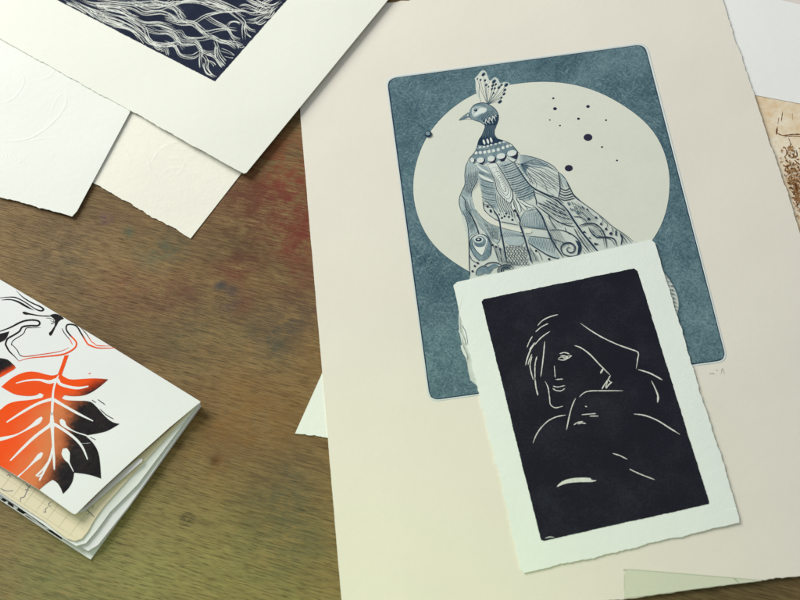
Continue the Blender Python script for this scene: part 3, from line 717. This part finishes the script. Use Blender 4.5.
    pk.hatch(Z([(300, 90), (420, 190), (520, 235), (420, 270), (350, 200)]), 50, 2.0, .3, 'dline', bend=2)
    # --- train, right
    Z = lambda p: zm(560, 190, 10, p)
    L(Z([(100, 20), (160, 80), (260, 150), (400, 255), (520, 360), (640, 440), (730, 510)]), .6)
    for pts, w in (([(130, 265), (200, 270), (250, 300), (272, 330)], .8), ([(190, 355), (270, 335), (340, 335), (400, 375), (445, 450), (470, 580)], 1.2), ([(285, 370), (310, 420), (370, 470), (470, 470), (540, 490), (570, 560)], 1.2),
                   ([(200, 370), (280, 350), (340, 355), (390, 395), (425, 460), (450, 580)], .5), ([(300, 365), (330, 415), (380, 455), (470, 480), (520, 505), (550, 560)], .5),
                   ([(390, 260), (430, 300), (410, 335)], .5), ([(440, 310), (475, 345), (462, 385)], .5), ([(510, 370), (530, 400), (510, 430)], .6), ([(270, 190), (310, 240), (360, 272)], .4), ([(220, 225), (260, 260), (285, 288)], .4),
                   ([(560, 400), (560, 460)], 1.6), ([(600, 430), (620, 480), (610, 550)], 1.2), ([(590, 420), (640, 480), (670, 530)], .7), ([(610, 430), (680, 490), (710, 530)], .4), ([(600, 450), (650, 540)], .4)):
        L(Z(pts), w)
    for x, y, r in ((287, 290, 15), (360, 276, 12), (410, 340, 12), (460, 390, 13), (508, 435, 16), (272, 192, 9), (225, 170, 8), (240, 420, 9), (222, 222, 7), (165, 180, 7)): pk.poly(ell(*Z([(x, y)])[0], r*.1, r*.09), 'ddot')
    for a in ([(240, 405), (262, 425), (235, 430)], [(285, 470), (312, 478), (290, 490)], [(340, 525), (390, 540), (345, 552)]): pk.poly(Z(a), 'dblue')
    rg = random.Random(9)
    for i in range(24):
        x = 70+rg.uniform(0, 170); y = 95+(x-70)*.55+rg.uniform(-15, 80)
        L(Z([(x, y), (x+10, y+12), (x+18, y+30)]), .5, 'dline'); 
        if i % 2: L(Z([(x+18, y), (x+8, y+14)]), .6, 'tone3')
    for poly, ang, gap, bend in ([(462, 200), (468, 200), (476, 228), (471, 234)], 68, 1.1, 0), ([(483, 222), (499, 228), (499, 240), (493, 240)], 60, 1.1, 0), ([(500, 258), (520, 262), (515, 268), (500, 272)], 60, 1.3, 0), \
            ([(534, 178), (560, 200), (572, 205), (556, 200)], 30, 1.2, 1), ([(575, 200), (590, 212), (600, 222), (586, 224), (574, 212)], 40, 1.5, 2), ([(592, 222), (606, 232), (600, 240), (590, 236)], 35, 1.4, 1), \
            ([(545, 222), (556, 226), (570, 246), (560, 250), (548, 238)], 62, 1.5, 0), ([(524, 172), (545, 170), (560, 176), (566, 190), (548, 190), (530, 182)], 32, 2.2, -3), ([(466, 172), (478, 170), (478, 186), (470, 195), (464, 190)], 85, 1.2, 0):
        pk.hatch(poly, ang, gap, .32, 'dline', bend=bend)
    # --- feather ends showing on both sides of the card
    L([(655, 262), (668, 277), (676, 291), (679, 305), (676, 318), (668, 330)], .7, 'dline')
    for k in range(9): L([(665+k*1.2, 277+k*4), (672+k*.9, 278+k*4.2)], .35)
    for k in range(8): pk.poly(ell(672+k*.5-(k > 4)*(k-4)*.4, 286+k*4, .7, .7), 'ddot')
    L([(463, 295), (459, 316), (461, 338), (467, 362)], .8, 'white'); L([(462, 325), (466, 333), (468, 345)], .6, 'dline')
    L([(458.5, 330, 1), (462, 336, 2), (465, 344, 1.5)], 1, 'white'); L([(461, 345, 1.5), (464, 352, 3), (467, 358, 1.5)], 1, 'white')
    # small ball on the left rim of the moon
    pk.poly(ell(428.3, 134, 3.6, 3.2), 'dblue'); pk.poly(ell(427.8, 133.4, 2.3, 1.9), 'tone3')
    L([(418, 124), (424, 128.5)], .5, 'dblue')
    pk.build('peacock', img)
    pc = MB(S_cream, .00006)
    for pts, w in (([(709, 374), (712, 373.6), (714.5, 374)], .9), ([(716, 370.5), (718, 370)], .7), ([(721, 374.5), (722.5, 368.5), (724.5, 374.5)], .6)):
        pc.ribbon(pts, w, 'pencil', jit=.4)
    pc.build('pencil_mark', t)
build_peacock()

# green tissue slip at the bottom
S_slip = lambda x, y: S_cream(x, y)+.0002
def build_slip():
    t = thing('tissue_slip', 'thin pale green paper slip along the torn bottom edge of the peacock print', 'paper slip', (690, 585))
    b = MB(S_slip, 0); b.poly(deckle([(625, 571), (630, 569.5), (726, 577.4), (757, 580), (763, 580.6), (733, 584.2), (700, 588.2), (652, 595), (624, 598)], [0]*9), 'slip', thick=.00012)
    b.build('paper', t)
    e = MB(S_slip, .00004); e.ribbon([(626, 571), (632, 569.7), (726, 577.4), (762, 580.4)], .5, 'slipedge', n=3); e.ribbon([(624.6, 573), (624.4, 592)], .6, 'faint'); e.ribbon([(733, 577.5, 1), (736, 580, 1.2), (739, 583, .6)], 1, 'slipedge')
    e.build('fold_line', t)
build_slip()

# ------------------------------------------------------------------ roots print (top left)
ed3 = edge_dist((245, 173), (388, 0))
S_roots = lambda x, y: .0028+.0022*smooth(1-abs(ed3(x, y))/.14)
printC = [(215, 81.5), (57, 0), (-120, -91), (-10, -240), (330, -49), (287, 0)]
def build_roots():
    t = thing('linocut_print', 'ivory sheet with navy print of tangled white roots, topmost of the top left sheets', 'print', (200, 110))
    b = MB(S_roots, 0)
    sq = deckle([(-140, -45), (0, 38.5), (236, 169.5), (244, 173.5), (246.5, 172.5), (388.5, -1), (470, -100), (60, -330)], [.45, .5, 0, 0, 0, 0, 0, 0], seed=31)
    b.poly(sq, 'roots', thick=.0005); b.build('paper', t)
    q = MB(S_roots, .00005, .0000009); q.poly([(p[0]+random.uniform(-.2, .2), p[1]+random.uniform(-.2, .2)) for p in deckle(printC, [.12]*6)], 'navy')
    rg = random.Random(2)
    def bundle(pts, n=4, sp=1.4, w=.8, end=0):
        sp *= 1.12; w *= .84; n = max(1, n-(n > 3))
        base = crom(pts, 7); L = len(base)
        for k in range(n):
            o = (k-(n-1)/2)*sp; ph = rg.uniform(0, 6); am = rg.uniform(.2, .6)*sp
            s0 = int(rg.uniform(0, .12)*L); s1 = L-int(rg.uniform(0, .12)*L); o2 = []
            for i in range(s0, s1):
                a = base[max(0, i-1)]; c = base[min(L-1, i+1)]; dx, dy = c[0]-a[0], c[1]-a[1]; l = math.hypot(dx, dy) or 1
                oo = o*(1+.25*math.sin(i*.11+ph))+am*math.sin(i*.23+ph)
                ww = w*(1+.45*math.sin(i*.31+ph*2))*rg.uniform(.85, 1.1)
                o2.append((base[i][0]-dy/l*oo, base[i][1]+dx/l*oo, max(.25, ww)))
            if len(o2) > 2: q.ribbon(o2, w, 'carve' if rg.random() < .85 else 'carve2', clip=clipC, raw=True)
    clipC = [(p[0]+(0 if i else 0), p[1]-(1.2)) for i, p in enumerate(printC)]
    A = lambda p: zm(60, 0, 6.667, p); B = lambda p: zm(170, 0, 6.667, p)
    for a in ([(10, 0), (100, 50), (200, 110), (330, 160), (450, 190), (530, 240), (580, 290)], [(40, -20), (150, 40), (260, 90), (400, 130), (500, 180), (570, 240), (620, 290), (800, 300)],
              [(100, -20), (200, 20), (330, 30), (470, 50), (560, 90), (680, 80), (760, 110), (830, 150)], [(150, 10), (260, 50), (380, 60), (480, 110), (560, 150), (660, 160), (760, 190)],
              [(200, -20), (350, 10), (500, 20), (640, 20), (760, 50), (840, 120)], [(420, 90), (500, 150), (560, 190), (590, 260), (660, 310), (710, 350)],
              [(540, 170), (640, 210), (720, 220), (780, 260), (840, 330)], [(560, 240), (600, 280), (700, 300), (800, 290)], [(600, 0), (700, 30), (800, 20)], [(180, 60), (260, 120), (350, 150), (430, 170)],
              [(230, 40), (330, 80), (420, 100), (520, 130)], [(430, -10), (560, 40), (650, 50), (720, 30), (800, -10)], [(60, 0), (170, 70), (240, 130)],
              [(250, 70), (310, 130), (400, 160), (490, 200), (540, 260)], [(620, 300), (660, 330), (700, 320), (720, 370)]):
        bundle(A(a), rg.choice((4, 5, 5)), 1.35, .7)
    for a, n in (([(-60, 40), (30, 60), (80, 130), (150, 150), (240, 100), (330, 80), (400, 70)], 4), ([(-40, 120), (60, 150), (150, 150), (210, 200), (270, 260)], 5), ([(0, 30), (120, 15), (240, 20), (350, 45), (430, 100), (490, 150), (495, 200), (500, 280)], 4),
                 ([(0, 50), (60, 20), (150, 5), (250, 30), (360, 70), (480, 70), (560, 90), (660, 60), (740, 10)], 4), ([(240, 105), (300, 150), (380, 190), (420, 240), (470, 265)], 4), ([(380, 180), (400, 150), (440, 145), (470, 160)], 2),
                 ([(-60, 180), (30, 210), (80, 270), (170, 280), (210, 330), (270, 350), (330, 345)], 5), ([(0, 230), (70, 210), (110, 250), (200, 260), (280, 250), (340, 280), (430, 285), (480, 300)], 4), ([(-40, 280), (30, 310), (70, 370), (150, 380), (200, 350)], 4),
                 ([(170, 150), (230, 210), (310, 200), (380, 190), (460, 200)], 3), ([(270, 240), (330, 270), (390, 290), (440, 320)], 3), ([(180, 280), (210, 340), (200, 400), (205, 455)], 4), ([(200, 350), (240, 400), (240, 450), (270, 490), (310, 515)], 4),
                 ([(290, 260), (320, 330), (340, 370), (380, 420)], 3), ([(310, 300), (310, 380), (350, 445)], 3), ([(240, 360), (290, 380), (330, 420), (360, 445)], 3), ([(340, 330), (400, 350), (430, 370)], 2), ([(400, 250), (440, 290), (460, 325)], 2),
                 ([(500, 170), (510, 220), (540, 250)], 2), ([(500, 165), (530, 200), (575, 208)], 2), ([(490, 140), (560, 140), (600, 120), (650, 90), (700, 50)], 4), ([(560, 90), (600, 40), (650, 10), (700, -20)], 4), ([(460, 45), (500, 40), (560, 60), (620, 80), (660, 70)], 3),
                 ([(500, -10), (560, 20), (610, 30), (680, 40), (740, 5)], 3), ([(560, 140), (600, 155), (640, 130)], 2), ([(-20, 90), (30, 130), (60, 160)], 3), ([(240, 400), (280, 420), (300, 440)], 2), ([(360, 370), (400, 385), (420, 390)], 1),
                 ([(440, 300), (470, 310), (490, 300)], 2), ([(60, 60), (60, 100), (90, 140)], 2), ([(30, 250), (60, 290), (110, 300), (180, 290)], 3), ([(620, 120), (660, 110), (690, 70)], 2), ([(215, 420), (240, 490), (280, 500)], 2)):
        bundle(B(a), n, 1.3, .72)
    for k in range(26):                                              # the part of the image beyond the frame
        x = rg.uniform(-60, 250); y = rg.uniform(-140, -12)
        bundle([(x, y), (x+30, y+14+rg.uniform(-10, 10)), (x+60, y+16), (x+100, y+30+rg.uniform(-12, 12))], 4, 1.5, .8)
    q.build('printed_image', t)
build_roots()

# ------------------------------------------------------------------ portrait card
CC = P(600, 410); edc = edge_dist((453, 285), (519, 572))
edb = edge_dist((519, 572), (739, 521)); edr = edge_dist((652, 240), (739, 521))
S_card = lambda x, y: S_cream(x, y)+.00080+.0003*smooth(1-abs(edr(x, y))/.05)
def build_card():
    t = thing('linocut_card', 'small white card with black linocut of a hooded face, lying on the peacock print', 'print', (600, 410))
    b = MB(S_card, 0)
    left = deckle([(453, 285), (519, 572)], [.9, 0], seed=14, step=1.5); left = left[:len(left)-2]
    o = deckle([(457, 282), (453.3, 285.5), (455, 292), (520.5, 569), (524, 573), (739.5, 522.5), (739, 517), (655, 243), (651, 239.5)], [0, 0, 1.0, 0, .85, 0, .75, 0, .15], seed=14, step=1.3)
    b.poly(o, 'card', thick=.00055, grid=.008); b.build('paper', t)
    q = MB(S_card, .00005)
    q.poly([(p[0]+random.uniform(-.15, .15), p[1]+random.uniform(-.15, .15)) for p in deckle([(481.5, 301.5), (484, 299), (634, 268.3), (637.5, 271), (709, 501), (709, 504), (544, 541), (541, 540)], [0, .25, 0, .25, 0, .25, 0, .25], seed=8)], 'black', grid=.008)
    Z = lambda p: zm(490, 290, 4, p)
    for pts, w in (([(190, 143), (210, 122), (240, 107), (272, 98)], 1.0), ([(182, 168), (205, 148), (233, 134)], .9), ([(178, 220), (205, 190), (240, 165)], 1.0), ([(148, 230), (158, 205), (170, 185)], .9),
                   ([(158, 240), (170, 222), (180, 210)], 1.0), ([(142, 302), (150, 270), (162, 240), (176, 218)], 1.1), ([(152, 300), (158, 278), (168, 256)], .8), ([(168, 265), (160, 300), (166, 335), (174, 360)], 1.0), ([(188, 265), (180, 300), (180, 358)], 1.0),
                   ([(180, 355), (184, 390), (192, 422)], 1.1), ([(219, 205), (214, 260), (208, 310), (203, 347)], 1.0), ([(257, 302), (259, 325), (261, 350)], .7), ([(262, 358), (292, 356)], .8),
                   ([(252, 384), (270, 388), (300, 382)], .8), ([(250, 393), (265, 402), (285, 403), (300, 393)], .9), ([(220, 365), (232, 390), (238, 430), (242, 458), (262, 471), (293, 464)], .9),
                   ([(272, 278), (295, 280), (312, 273), (328, 262)], .8), ([(278, 255), (298, 250), (318, 256)], .9), ([(282, 262), (300, 264), (310, 270), (292, 274)], 1.0), ([(272, 276), (284, 268), (300, 270)], .7), ([(300, 266), (326, 262)], .6),
                   ([(338, 222), (365, 232), (400, 258), (440, 300), (482, 342)], 1.1), ([(452, 316, 1.4), (446, 326, 1.8), (442, 334, .8)], 1), ([(482, 342), (474, 358), (484, 370)], 1.0), ([(478, 350), (458, 378), (448, 396)], 1.0), ([(488, 368), (474, 380), (464, 394)], 1.1), ([(470, 365), (462, 390)], .9),
                   ([(362, 133), (400, 160), (450, 190), (510, 218), (560, 236), (592, 250), (590, 280), (585, 315)], 1.1), ([(592, 318), (640, 333), (690, 360)], 1.1), ([(645, 362, .6), (660, 392, 1.1), (672, 425, 1.6), (670, 450, 1.6)], 1),
                   ([(357, 428), (375, 412), (400, 404), (460, 403), (532, 403)], .9), ([(343, 432), (328, 465), (316, 510), (306, 560)], 1.0), ([(380, 465), (388, 467)], 1.0), ([(366, 499), (400, 496), (424, 494)], .9), ([(398, 504), (434, 504)], .9),
                   ([(335, 540), (350, 530), (372, 526)], .9), ([(350, 536), (366, 532), (384, 534)], .9), ([(304, 500), (270, 506), (235, 522), (205, 550), (185, 580), (172, 612)], 1.0), ([(575, 496), (620, 502), (670, 522), (715, 550), (760, 578)], 1.1)):
        q.ribbon(Z(pts), w, 'carve', jit=.22, n=7)
    Z = lambda p: zm(500, 400, 3, p)
    q.poly(Z([(170, 260), (185, 245), (210, 236), (240, 233), (270, 234), (275, 240), (290, 241), (275, 246), (240, 246), (200, 250), (178, 258)]), 'carve', smooth=2)
    q.ribbon(Z([(338, 160), (360, 167), (382, 178)]), .9, 'carve', jit=.2); q.ribbon(Z([(388, 207), (420, 222), (464, 239)]), 1.0, 'carve', jit=.2)
    q.ribbon(Z([(135, 415, .8), (150, 411, 1.6), (164, 413, .8)]), 1, 'carve2')
    q.build('printed_image', t)
build_card()
# faint pencil number right of the card
# ------------------------------------------------------------------ notebook with printed paper jacket
edn = edge_dist((0, 280), (200, 403))
def interp(x, X, Y):
    return float(np.interp(x, X, Y))
def leafcol(x, y):
    up = interp(x, [0, 14, 24, 60, 76, 84, 95, 112], [374, 366, 356, 350, 332, 338, 338, 334])
    rx = interp(y, [330, 378, 392, 410, 425, 445, 462, 480, 500], [140, 104, 80, 66, 62, 60, 50, 42, 28])
    nn = mnoise.noise(Vector((x*.09, y*.09, 0)))*5+mnoise.noise(Vector((x*.35, y*.35, 3)))*4
    rx += nn; up += nn*.4
    a = smooth((y-up)/7+.5); b = smooth((rx-x)/30+.5); f = a*b
    br = smooth((rx-x)/30+.6)*smooth(1-(rx-x)/55)*a*smooth((y-388)/25)
    O = lin((240, 82, 22)); K = lin((22, 22, 28)); T = lin((206, 146, 92))
    c = [K[i]*(1-f)+O[i]*f for i in range(3)]
    c = [c[i]*(1-.7*br)+T[i]*.7*br*(.75+.25*f) for i in range(3)]
    return (*c, 1)
Zb = .009
dcor = P(75, 514, Zb)
def S_cover(x, y):
    d = math.hypot(x-dcor.x, y-dcor.y)
    return .0085+.0035*smooth(1-d/.11)-.0004*smooth(1-abs(edn(x, y))/.012)
def build_notebook():
    t = thing('notebook', 'notebook in white jacket with orange and black leaf print, its cover lifting off graph pages', 'notebook', (60, 460))
    flat = lambda z: (lambda x, y: z)
    b = MB(flat(.0012), 0)
    b.poly([(201, 406), (90.5, 559.5), (61, 540.5), (0, 500), (-120, 420), (-60, 235), (0, 290)], 'cover', thick=.0009)
    bc = b.build('back_cover', t)
    q = MB(flat(.0012), .00006)
    q.poly([(61.5, 539.5), (0, 499), (-100, 433), (-80, 380), (78, 500)], 'floral')
    Z = lambda p: zm(0, 470, 6.667, p)
    for pts, w in (([(150, 296), (185, 300), (230, 335), (290, 380), (350, 398)], 2.0), ([(36, 225), (50, 210)], 3), ([(92, 250), (115, 238)], 4.2), ([(90, 250), (120, 250)], 4), ([(-30, 170), (0, 175), (15, 190)], 3)):
        q.ribbon(Z(pts), w, 'cover', jit=.1)
    q.build('printed_pattern', bc)
    # folded flaps seen along the open side
    b = MB(flat(.0040), 0); b.poly([(200, 403.5), (199, 407), (128, 507), (98, 545), (88, 551), (70, 540), (-40, 470), (-40, 320)], 'flap', thick=.0022); b.build('jacket_flap', t)
    b = MB(flat(.0056), 0); b.poly([(199.5, 402.5), (138, 484), (110, 512), (97, 530), (86, 543), (76, 546), (60, 536), (-40, 466), (-40, 320)], 'cover', thick=.0010); b.build('jacket_flap', t)
    # page block with rounded corner
    b = MB(flat(.0066), 0)
    pg = [(197, 404), (182, 420), (138, 468), (104, 506), (94, 520), (88, 531), (82, 538.5), (75, 541), (67, 538.5), (54, 529), (45, 521.5), (20, 505.5), (0, 492), (-120, 412), (-70, 250), (0, 292)]
    b.poly(pg, 'page', thick=.0009); 
    page = b.build('page', t)
    q = MB(flat(.0066), .00006)
    for k in range(-2, 12):                                          # graph ruling
        a = (-40+k*11.5, 452+k*7.6); q.ribbon([(a[0]+40, a[1]-52), a, (a[0]-10, a[1]+13)] if False else [(a[0]+36, a[1]-48), (a[0]-6, a[1]+8)], .35, 'gridl', clip=pg, n=30)
    for k in range(0, 9):
        q.ribbon([(-40+k*7.5, 462-k*9), (95+k*7.5, 551-k*9)], .35, 'gridl', clip=pg, n=40)
    Z = lambda p: zm(0, 470, 6.667, p)
    for pts, w in (([(0, 120), (30, 135), (60, 140), (90, 135)], .6), ([(45, 40), (60, 30), (70, 50)], .6), ([(170, 95), (190, 110), (205, 120)], .7), ([(200, 100), (185, 125), (175, 150), (160, 180), (140, 185), (135, 215)], .7), ([(165, 130), (195, 135)], .6),
                   ([(345, 210), (325, 225), (330, 240), (345, 238)], .6), ([(320, 245), (300, 265), (305, 280), (285, 278)], .7), ([(575, 260), (600, 285), (630, 315)], .8), ([(580, 300), (600, 280)], .6), ([(625, 230), (612, 260)], .5)):
        q.ribbon(Z(pts), w, 'penblue')
    q.build('handwriting', page)
    # pale strip under the flap
    b = MB(flat(.0082), 0)
    b.poly([(78, 513), (84, 512), (142, 461.5), (143, 459), (139, 458.5), (92, 494)], 'strip', thick=.0003); b.build('bookmark', t)
    # front cover
    b = MB(S_cover, 0)
    o = [(200.6, 402), (198.5, 403.6), (170, 427), (133, 460), (100, 490.5), (77, 513), (75, 514.3), (72, 513.2), (40, 490.5), (0, 466), (-120, 392), (-95, 225), (0, 279.5), (40, 303), (100, 339.5), (198, 400)]
    b.poly(o, 'cover', thick=.0004, grid=.005); fc = b.build('front_cover', t)
    b = MB(lambda x, y: S_cover(x, y)-.0006, 0); b.poly([(196, 405), (133, 461), (100, 491.5), (82, 510), (100, 488), (150, 442)], 'edgestrip', thick=.0002, grid=.01); b.build('edge_strip', fc)  # narrow brown strip just under the cover's open edge
    q = MB(S_cover, .00010)
    A = lambda p: zm(0, 270, 8, p); B = lambda p: zm(0, 340, 6.667, p); C = lambda p: zm(0, 410, 6.667, p)
    W_ = 'leaf'
    def S(pts, w): q.ribbon(pts, w, 'leaf', cf=leafcol, jit=.08, n=8)
    cv = o
    # leaf body
    leaf = B([(430, 103), (400, 190), (385, 228), (350, 238), (300, 228), (250, 213), (190, 208), (120, 228), (60, 265), (8, 312), (50, 338), (100, 365), (180, 375), (240, 370), (265, 353), (292, 365), (280, 385), (200, 400), (100, 408), (40, 430), (0, 470)]) + \
        [(-30, 425), (-40, 441.5)] + C([(0, 372), (130, 450), (262, 532), (310, 490), (350, 465), (380, 482), (405, 520), (420, 560), (460, 520), (488, 470), (494, 418), (560, 425), (620, 438), (674, 458), (670, 370), (658, 280), (620, 215), (570, 172), (600, 165), (660, 155), (720, 140), (798, 92)]) + \
        B([(750, 550), (700, 510), (640, 440), (600, 405), (500, 405), (430, 400), (412, 385), (430, 368), (480, 376), (560, 372), (620, 345), (680, 300), (722, 262), (640, 254), (560, 258), (470, 266), (425, 245), (412, 232), (435, 165), (458, 100)])
    q.poly(leaf, 'leaf', cf=leafcol, grid=.0016, smooth=4, sharp=True)
    S(A([(130, 165, 1), (180, 215, 1.3), (250, 260, 1.2), (320, 292, 1.4), (348, 315, 1.8), (325, 326, 1.5), (280, 310, 1.1), (220, 270, 1.1), (150, 230, 1.2), (90, 216, 1.3), (-30, 226, 1.2)]), 1)
    S(A([(10, 240, .9), (80, 236, 1.1), (140, 252, 1.8), (200, 285, 2.0), (270, 323, .9)]), 1)
    S(A([(178, 338, 2.2), (205, 346, 2.8), (240, 352, 1.5), (330, 366, 1.0), (430, 368, 1.4)]), 1)
    q.poly(A([(400, 362), (440, 350), (480, 362), (512, 388), (488, 398), (465, 418), (450, 450), (436, 435), (440, 408), (425, 385)]), 'leaf', cf=leafcol, smooth=2, grid=.003)
    S(A([(455, 410, 2.0), (440, 450, 1.6), (415, 495, 2.6), (400, 512, 3.6), (392, 516, 2)]), 1); S(A([(365, 384), (400, 386), (430, 400), (420, 415), (400, 398)]), .5); S(A([(440, 408), (425, 425), (405, 432)]), .6)
    S(A([(-30, 500), (0, 490), (80, 460), (170, 415), (240, 400), (300, 405), (318, 425), (300, 445), (240, 445), (180, 455), (155, 490), (110, 520), (60, 550), (45, 590)])+B([(42, 40), (62, 75), (100, 112), (125, 140)]), 1.7)
    S(B([(125, 140), (200, 120), (300, 110), (420, 95), (490, 60)])+A([(612, 592), (598, 560), (560, 520), (532, 480), (532, 445), (560, 434), (610, 448), (645, 500), (675, 550), (700, 590)])+B([(600, 35), (650, 52), (730, 54), (770, 50)]), 1.5)
    S(A([(325, 460), (260, 462), (210, 465), (185, 510), (110, 560), (90, 595)])+B([(84, 34), (112, 64), (150, 108), (280, 95), (400, 75), (460, 50)]), .8)
    S(A([(580, 600), (560, 560), (515, 505), (495, 465)]), .8); S(A([(640, 455), (690, 510), (730, 570)])+B([(625, 20), (650, 36), (740, 40)]), .8)
    q.poly(A([(-40, 515), (0, 510), (75, 490), (50, 555), (0, 580), (-30, 590)]), 'leaf', cf=leafcol, grid=.0016, smooth=3, sharp=True); q.poly(B([(-60, 115), (0, 120), (50, 130), (80, 155), (105, 185), (60, 215), (0, 250), (-60, 270)]), 'leaf', cf=leafcol, smooth=2, grid=.0016)
    for p in ([(650, 395), (702, 432)], [(612, 400), (640, 418)], [(664, 458), (710, 500), (760, 528)], [(590, 226), (605, 220)]): S(B(p), .8)
    for p in ([(440, 92), (462, 94)], [(500, 104), (520, 116)]): q.ribbon(zm(0, 260, 3.75, p), .7, 'brown')
    S(C([(600, 180), (640, 200)]), .7)
    # veins and gaps cut out of the leaf
    V = lambda pts: q.ribbon(pts, 1, 'cover', taper=False, jit=.04, n=8)
    V(B([(392, 232, .2), (378, 262, 2.4), (364, 300, 2.0), (354, 350, 2.0), (350, 420, 2.6), (346, 500, 2.2)])+C([(345, 20, 2.4), (347, 90, 4.4), (350, 150, 2.9), (355, 250, 2.2), (360, 330, 2.4), (362, 398, 1.2)]))
    V(B([(106, 288, .9), (180, 270, 1.6), (260, 266, 2.0), (330, 280, 3.6), (380, 266, 3.6), (400, 292, 3), (450, 310, 2.8), (520, 320, 2.6), (590, 308, 1.2)]))
    V(B([(44, 548, 1.2), (150, 480, 2.4), (250, 425, 2.6), (335, 397, 3.0), (360, 400, 3.4), (430, 440, 2.6), (520, 490, 2.4), (620, 540, 1.0)]))
    V(C([(68, 338, 1.2), (150, 255, 2.5), (230, 180, 2.8), (320, 112, 3.2), (350, 92, 3.4), (420, 130, 2.8), (500, 190, 2.6), (550, 250, 2.2), (584, 330, 1.1)]))
    V(C([(352, 240, 1.5), (335, 320, 2.4), (300, 395, 2.2), (262, 470, 1.6)])); V(C([(330, 330, 1), (290, 390, 1.8), (240, 440, 1.8)])); V(C([(300, 400, 1), (280, 430, 1.6), (250, 445, .9)]))
    V(C([(280, 48, 2), (255, 75, 5.0), (215, 105, 3.2), (150, 145, 1.4), (90, 172, 2), (20, 190, 3.5), (-20, 196, 4)]))
    V(C([(405, 62, 2.5), (418, 85, 5.4), (440, 112, 2.8), (500, 145, 1.0), (570, 168, 1.3), (600, 182, .6)]))
    V(C([(282, 285, 2), (260, 310, 4.6), (225, 345, 2.4), (170, 400, 1.1), (118, 446, 1.6)])); V(C([(432, 256, 4), (438, 290, 8.2), (448, 325, 5.5), (462, 355, 1.6), (490, 410, .8)]))
    q.ribbon(C([(540, 222), (575, 222), (605, 218)]), .5, 'carve2', jit=.6)
    q.build('leaf_print', fc)
build_notebook()
